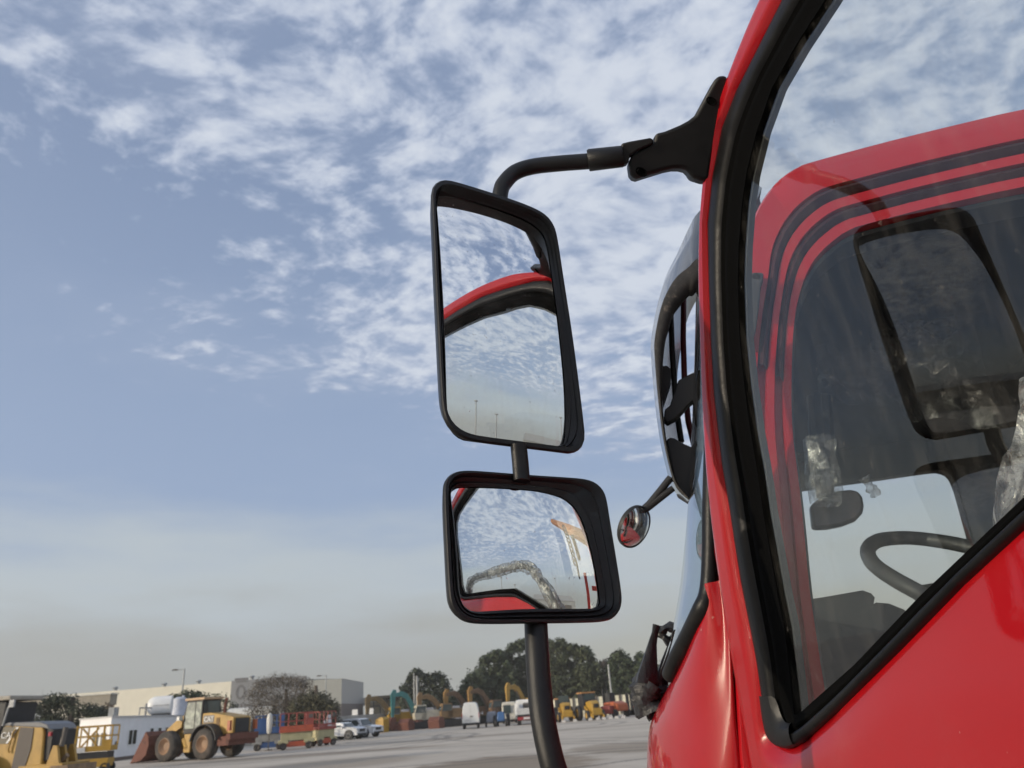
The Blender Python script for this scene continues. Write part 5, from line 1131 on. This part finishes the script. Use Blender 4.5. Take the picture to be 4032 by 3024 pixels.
FW1 = radians(-148)       # booms point towards the camera and left
excavator('olive-yellow excavator with its arm over the yellow bucket', 1562, 107, radians(-155), M('olive_yellow', (.17, .12, .055), .6, 0, .2, 2), bucket=YEL2, H=4.3, cabc=YEL2)
excavator('teal excavator with a tall curved boom', 1662, 106, radians(-155), TEAL, H=4.6, cabc=M('teal_cream', (.5, .46, .36), .6))
excavator('dull yellow excavator left of the white van', 1762, 107, radians(-152), M('dull_yellow', (.22, .135, .06), .6, 0, .2, 2), H=4.1)
excavator('brown excavator whose boom rises behind the white van', 1862, 109, radians(-150), BROWN, M('stick_yellow', (.32, .18, .05), .5), bucket=YEL2, H=4.3)
excavator('brown excavator with a yellow stick tip right of the white van', 1956, 109, radians(-150), BROWN, M('stick_yellow', (.32, .18, .05), .5), bucket=YEL2, H=4.4)
excavator('yellow excavator whose arm shows above the white lorry', 2090, 112, radians(-140), YEL, H=4.6)
for u, l in ((1599, 'rusty spare bucket in front of the teal excavator'), (1718, 'broad rusty bucket lying left of the dull yellow excavator')):
    o = link('spare_bucket', MB().side([(-.7, 0), (-.9, .9), (-.4, 1.35), (.5, 1.2), (.8, .6), (.7, 0)], -.75, .75), RUST, bevel=.05); o.location = col(u, 102); o.rotation_euler = (0, 0, radians(70)); tag(o, l, 'bucket')
o = link('spare_bucket', MB().side([(-.55, 0), (-.6, 1.5), (.3, 1.75), (.62, 1.5), (.58, 0)], -.6, .6), YEL2, bevel=.05); o.location = col(1505, 101); o.rotation_euler = (0, 0, radians(-25)); tag(o, 'tall bright yellow bucket standing right of the white car', 'bucket')
# parked dark vans behind the excavators
for u, w_, l in ((1590, 2.2, 'grey van behind the olive-yellow excavator'), (1697, 2.0, 'grey van glimpsed right of the teal boom'), (1795, 2.3, 'grey van just left of the white van')):
    t = thing('parked_van', l, 'van', tuple(col(u, 116)), 0, 'grey vans behind the excavators'); P(t, 'body', MB().box((0, 1.5, 1.45), (w_, 4.5, 2.1), top=.9), M('van_grey', (.20, .20, .22), .5), bevel=.2, seg=3, smooth=True); P(t, 'rear_window', MB().box((0, -.78, 1.75), (w_ * .7, .05, .7)), WIN)
    for s_ in (-1, 1): wheel(t, s_ * w_ * .4, .3, .33, .2, LAMP, BLACKM)

# white van seen from behind
t = thing('white_van', 'plain white panel van seen square from behind', 'van', tuple(col(1852, 86)), radians(3))
hv = 2.52; wv_ = 1.78
def vsec(y, kx, z1):  return [V((x * kx, y, z)) for x, z in ((-wv_ / 2, .5), (-wv_ / 2 - .02, 1.2), (-wv_ / 2 + .10, 2.0), (-wv_ / 2 + .22, z1 - .1), (-wv_ / 2 + .42, z1), (wv_ / 2 - .42, z1), (wv_ / 2 - .22, z1 - .1), (wv_ / 2 - .10, 2.0), (wv_ / 2 + .02, 1.2), (wv_ / 2, .5))]
q = MB().loft([vsec(-.02, .93, hv - .06), vsec(.12, 1, hv), vsec(4.4, 1, hv), vsec(4.9, .9, hv - .3)], True); q.fan(vsec(-.02, .93, hv - .06))
P(t, 'body', q, M('van_white', (.70, .71, .70), .4, 0, .03, 1, coat=.5), smooth=True, angle=50)
P(t, 'bumper', MB().box((0, .0, .45), (1.7, .18, .22)), BLACKM, bevel=.03); P(t, 'number_plate', MB().box((-.42, -.06, .82), (.5, .03, .13)), M('plate', (.55, .55, .55), .5)); P(t, 'door_handle', MB().box((.08, -.06, 1.15), (.3, .03, .1)), GREYM)
P(t, 'door_gap', MB().box((0, -.031, 1.5), (.02, .01, 1.8)), M('gap', (.35, .35, .35), .6)); P(t, 'wing_mirror', MB().tube([(wv_ / 2, 3.2, 1.35), (wv_ / 2 + .25, 3.2, 1.4)], .03, 6).box((wv_ / 2 + .32, 3.2, 1.4), (.1, .12, .3)), WHITE, bevel=.02)
for s_ in (-1, 1):
    for y in (.8, 3.7):
        o = MB().cyl((s_ * .62, y, .33), (s_ * .84, y, .33), .33, n=18); P(t, 'wheel', o, BLACKM)
    P(t, 'tail_light', MB().box((s_ * .86, -.0, 1.25), (.06, .06, .5)), M('red_lens', (.4, .02, .04), .3))
# small blue tractor and grey car
t = thing('small_tractor', 'small blue tractor right of the white van', 'tractor', tuple(col(1972, 87)), radians(-90)); P(t, 'hood', MB().box((.6, 0, .95), (1.4, .85, .9), top=.8), M('tractor_blue', (.04, .11, .26), .45), bevel=.1, smooth=True); P(t, 'roll_frame', MB().tube([(-.4, -.5, .9), (-.4, -.5, 1.9), (-.4, .5, 1.9), (-.4, .5, .9)], .04, 6), BLACKM); P(t, 'seat', MB().box((-.3, 0, 1.15), (.5, .5, .4)), BLACKM)
for s_ in (-1, 1): wheel(t, -.5, s_ * .7, .6, .35, LAMP, BLACKM); wheel(t, 1.1, s_ * .55, .35, .25, LAMP, BLACKM)
t = thing('compressor', 'rounded grey towed compressor left of the blue tractor', 'compressor', tuple(col(1935, 88))); P(t, 'case', MB().box((0, 0, .95), (1.2, 2.0, 1.1), top=.75), M('case_grey', (.22, .23, .26), .5), bevel=.2, smooth=True, seg=3)
for s_ in (-1, 1): P(t, 'wheel', MB().cyl((s_ * .55, 0, .3), (s_ * .72, 0, .3), .3, n=16), BLACKM)
# white stake-bed lorry
t = thing('white_lorry', 'white stake-bed lorry with red chassis seen from behind the pole', 'lorry', tuple(col(2072, 86)), radians(2))
P(t, 'side_board', MB().box((-1.08, 2, 1.5), (.18, 4.2, 1.2)), WHITE); P(t, 'side_board', MB().box((1.08, 2, 1.5), (.18, 4.2, 1.2)), WHITE); P(t, 'tail_board', MB().box((0, 0, 1.25), (2.2, .08, .65)), WHITE)
for i in range(13): P(t, 'tail_slat', MB().box((-.96 + i * .16, -.06, 1.25), (.06, .04, .6)), M('slat_grey', (.50, .50, .49), .6))
P(t, 'bed_floor', MB().box((0, 2, .9), (2.2, 4.2, .15)), BLACKM); P(t, 'chassis', MB().box((0, 1.6, .62), (1.9, 3.4, .3)), M('lorry_red', (.28, .02, .03), .6)); P(t, 'number_plate', MB().box((0, -.12, .62), (.7, .03, .2)), M('plate', (.55, .55, .55), .5))
P(t, 'driver_cab', MB().box((0, 5.2, 1.5), (2.1, 1.8, 1.9), top=.92), WHITE, bevel=.1)
for s_ in (-1, 1): wheel(t, s_ * .85, .6, .42, .3, LAMP, BLACKM) if False else P(t, 'wheel', MB().cyl((s_ * .6, .6, .42), (s_ * 1.0, .6, .42), .42, n=18), BLACKM)
P(t, 'load', MB().box((.2, 2, 1.75), (1.0, 1.2, .7)), GREYM, bevel=.1)
t = thing('parked_van', 'cream van between the blue tractor and the white lorry', 'van', tuple(col(2005, 100))); P(t, 'body', MB().box((0, 1.5, 1.4), (1.9, 4.5, 2.0), top=.88), M('van_cream', (.55, .52, .44), .5), bevel=.2, seg=3, smooth=True); P(t, 'rear_window', MB().box((-.25, -.78, 1.6), (.9, .05, .9)), WIN)
for s_ in (-1, 1): P(t, 'wheel', MB().cyl((s_ * .65, 0, .33), (s_ * .85, 0, .33), .33, n=14), BLACKM)

# backhoe loaders on the right
def backhoe(label, u, y, rz, big=1.0):
    t = thing('backhoe_loader', label, 'backhoe loader', tuple(col(u, y)), rz, 'yellow backhoe loaders'); k = big
    for s_ in (-1, 1): wheel(t, -.7, s_ * .85, .72, .45, YEL2, BLACKM); wheel(t, 1.5, s_ * .8, .48, .3, YEL2, BLACKM)
    P(t, 'hood', MB().side([(.3, .8), (.3, 1.75), (1.5, 1.85), (2.0, 1.55), (2.1, .75)], -.45, .45), YEL2, bevel=.1, smooth=True); P(t, 'counterweight', MB().box((2.15, 0, .75), (.3, 1.1, .6)), YEL2, bevel=.1)
    c_ = P(t, 'cab', MB().side([(-1.1, 1.0), (-1.1, 2.55 * k), (.2, 2.55 * k), (.45, 1.7), (.4, 1.0)], -.7, .7), BLACKM, bevel=.04); link('window', MB().box((.34, 0, 2.15), (.05, 1.1, .7)), WIN, c_)
    P(t, 'cab_roof', MB().box((-.45, 0, 2.62 * k), (1.5, 1.5, .12)), M('roof_orange', (.45, .22, .08), .6)); P(t, 'grille', MB().box((2.06, 0, 1.35), (.1, .5, .35)), BLACKM)
    P(t, 'loader_arm', MB().side([(.2, 1.5), (1.9, .7), (2.6, .4), (2.5, .2), (1.7, .5), (.1, 1.3)], -.66, -.54).side([(.2, 1.5), (1.9, .7), (2.6, .4), (2.5, .2), (1.7, .5), (.1, 1.3)], .54, .66), YEL2)
    P(t, 'digger_arm', MB().tube([(-1.3, 0, 1.0), (-1.9, 0, 2.4), (-2.2, 0, 1.3)], .14, 6), YEL2)
    return t
backhoe('yellow backhoe loader just right of the mirror pole', 2218, 87, radians(-82), .85)
backhoe('taller yellow backhoe loader with an orange-topped cab', 2316, 85, radians(-72), 1.0)
t = thing('telehandler', 'orange telehandler with a dark red engine cover', 'telehandler', tuple(col(2415, 90)), radians(-50))
P(t, 'engine_cover', MB().side([(-.8, .6), (-.9, 1.5), (.6, 1.6), (1.3, 1.35), (1.4, .6)], -.85, .85), M('tele_orange', (.42, .10, .03), .5), bevel=.15, smooth=True); P(t, 'side_cover', MB().box((.2, -1.25, .8), (1.4, .7, .8)), M('tele_red', (.25, .04, .03), .5), bevel=.08); P(t, 'cab', MB().box((-.9, .3, 1.9), (1.0, .9, 1.2)), BLACKM); P(t, 'mast', MB().box((-1.2, -.3, 1.6), (.15, .12, 2.6)).box((-1.2, .4, 1.6), (.15, .12, 2.6)), BLACKM)
for s_ in (-1, 1):
    for x in (-.8, 1.0): wheel(t, x, s_ * .95, .42, .3, GREYM, BLACKM)
t = thing('forklift', 'bright orange forklift rear peeking left of the wiper hub', 'forklift', tuple(col(2522, 90)), radians(-30)); P(t, 'counterweight', MB().side([(-.6, .35), (-.75, 1.0), (-.2, 1.35), (.7, 1.1), (.9, .35)], -.6, .6), M('fork_orange', (.62, .14, .03), .4), bevel=.12, smooth=True); P(t, 'overhead_guard', MB().tube([(-.5, -.5, 1.2), (-.3, -.5, 2.1), (.6, -.5, 2.1)], .04, 6).tube([(-.5, .5, 1.2), (-.3, .5, 2.1), (.6, .5, 2.1)], .04, 6), BLACKM); P(t, 'mast', MB().box((1.0, -.3, 1.3), (.12, .1, 2.4)).box((1.0, .3, 1.3), (.12, .1, 2.4)), BLACKM)
for s_ in (-1, 1): wheel(t, -.4, s_ * .5, .25, .2, GREYM, BLACKM)
for u, l in ((2470, 'left'), (2486, 'right')):
    o = link('dark_mast', MB().box((0, 0, 1.2), (.35, .4, 2.4)).box((0, 0, .3), (1.2, .6, .6)), BLACKM); o.location = col(u, 95); tag(o, 'dark upright mast between the orange machines, the %s one' % l, 'mast', 'dark masts between the machines')  # plain dark masts standing between the orange machines
i_ = 0
base_block = None
for u, l_ in ((2213, 'at the front of the left backhoe'), (2258, 'in the gap between the two backhoes'), (2318, 'before the rear wheel of the taller backhoe'), (2347, 'before the front of the taller backhoe'), (2370, 'between the taller backhoe and the telehandler'), (2397, 'before the dark red engine cover'), (2420, 'under the middle of the orange telehandler'), (2447, 'at the right end of the orange telehandler'), (2532, 'before the bright orange forklift')):
    q = MB().box((0, 0, .15), (.42, .25, .22), top=.7)
    o = link('kerb_block', q, M('pale_block', (.52, .50, .48), .8)) if base_block is None else base_block.copy()
    if base_block is None: base_block = o
    else: COL.objects.link(o)
    o.location = col(u, 82.5); tag(o, 'small pale concrete block ' + l_, 'block', 'concrete blocks in front of the machines')
# posts along the low wall
for i, (u, v) in enumerate(((1440, 2740), (1476, 2745))):
    pass

# ------------------------------------------------------------------ behind the camera: what mirrors, glass and paint reflect
def azp(a, d): a = radians(a); return V((sin(a) * d, cos(a) * d, 0))
def shed(label, a, d, L, Wd, H, c, rz=None, roof=(.4, .38, .34), band=None):
    t = thing('industrial_shed', label, 'shed', tuple(azp(a, d)), radians(-a) if rz is None else rz)
    P(t, 'wall', MB().box((0, 0, H / 2), (L, Wd, H)), M('shed_%d' % int(a), c, .7, 0, .08, .3)); P(t, 'roof', MB().prism([(-L / 2, -Wd / 2 - .3, H), (-L / 2, Wd / 2 + .3, H), (-L / 2, 0, H + Wd * .12)], (L, 0, 0)), M('shed_roof', roof, .7))
    for i in range(int(L / 9)): P(t, 'door_bay', MB().box((-L / 2 + 4.5 + i * 9, -Wd / 2 - .05, H * .36), (4, .1, H * .7)), M('bay_dark', (.10, .09, .08), .7))
    return t
shed('long tan shed standing behind the camera to the left', -118, 70, 70, 22, 5.2, (.42, .34, .22), radians(-62))
shed('pale gabled shed behind the camera to the right', 106, 85, 24, 22, 5, (.30, .31, .31), radians(-112))
# orange loading crane with a red headboard, parked between the truck and the sun
ct = thing('loading_crane', 'orange loading crane with hanging chains and a red headboard behind the camera', 'crane', tuple(azp(-121, 7.6)), radians(31))
P(ct, 'flatbed', MB().box((-1.0, 0, 1.2), (6.5, 2.3, .3)), DARK); P(ct, 'cargo_box', MB().box((-1.9, 0, 1.55), (2.4, 2.0, .5)), M('crane_grey', (.12, .12, .12), .6), bevel=.05)
for x in (1.2, 2.0): P(ct, 'headboard_post', MB().box((x, -1.0, 1.9), (.09, .09, 1.5)), M('rail_red', (.5, .02, .02), .5))
P(ct, 'headboard_rail', MB().box((1.6, -1.0, 2.45), (.9, .07, .09)), M('rail_red', (.5, .02, .02), .5))
P(ct, 'boom', MB().tube([(2.6, 0, 1.6), (2.5, 0, 3.0), (.9, 0, 6.2)], [.22, .2, .14], 8), CR)
for i in range(14): P(ct, 'chain_link', MB().tube([(.62 + .03 * (i % 2), .06 * sin(2 * pi * k / 10), 4.9 - i * .14 - .09 * (1 - cos(2 * pi * k / 10))) for k in range(11)], .03, 6), DARK)
P(ct, 'hook_block', MB().box((.62, 0, 5.1), (.3, .2, .5)).box((.35, 0, 4.3), (.25, .2, .9)), DARK, bevel=.05)
for x in (-3.2, -1.9, 2.2):
    for s_ in (-1, 1): P(ct, 'wheel', MB().cyl((x, s_ * .8, .5), (x, s_ * 1.12, .5), .5, n=16), BLACKM)
shed('brown store building behind the camera', 172, 60, 40, 18, 5, (.34, .30, .25), radians(8))
for a, d, h, l in ((126, 48, 9.5, 'round-headed mast behind the camera, seen in the tall mirror'), (121, 52, 8.0, 'twin-headed mast behind the camera, seen in the tall mirror'), (104, 60, 11, 'slim mast behind the truck, seen in the lower mirror')):
    t = thing('yard_mast', l, 'mast', tuple(azp(a, d))); P(t, 'pole', MB().cyl((0, 0, 0), (0, 0, h), .16, .10, 8), LAMP); P(t, 'lamp_head', MB().ball((0, 0, h + .05), .45, sq=(1, 1, .35)), LAMP)
for i, (a, d) in enumerate(((-150, 45), (-135, 52), (150, 55), (-95, 60))):
    t = thing('parked_lorry', ('blue', 'white', 'sand', 'red')[i] + ' box lorry parked behind the camera', 'lorry', tuple(azp(a, d)), radians(20 * i)); P(t, 'box_body', MB().box((0, 0, 1.9), (5, 2.3, 2.3)), (BLUE, WHITE, CREAM, REDM)[i], bevel=.05); P(t, 'driver_cab', MB().box((3.5, 0, 1.4), (1.7, 2.1, 1.9), topx=.8), WHITE, bevel=.1)
    for x in (-1.6, 1.2, 3.5):
        for s_ in (-1, 1): P(t, 'wheel', MB().cyl((x, s_ * .8, .45), (x, s_ * 1.1, .45), .45, n=16), BLACKM)

# ------------------------------------------------------------------ dusty air over the yard
hz = link('haze', MB().box((0, 60, 24), (900, 900, 50)), None or bpy.data.materials.new('dusty_air')); hz['kind'] = 'stuff'
hm = hz.data.materials[0]; hm.use_nodes = True; hm.node_tree.nodes.clear()
pv = hm.node_tree.nodes.new('ShaderNodeVolumePrincipled'); pv.inputs['Color'].default_value = (.86, .84, .80, 1); pv.inputs['Density'].default_value = .0006; pv.inputs['Anisotropy'].default_value = .2
ho = hm.node_tree.nodes.new('ShaderNodeOutputMaterial'); hm.node_tree.links.new(pv.outputs[0], ho.inputs['Volume'])
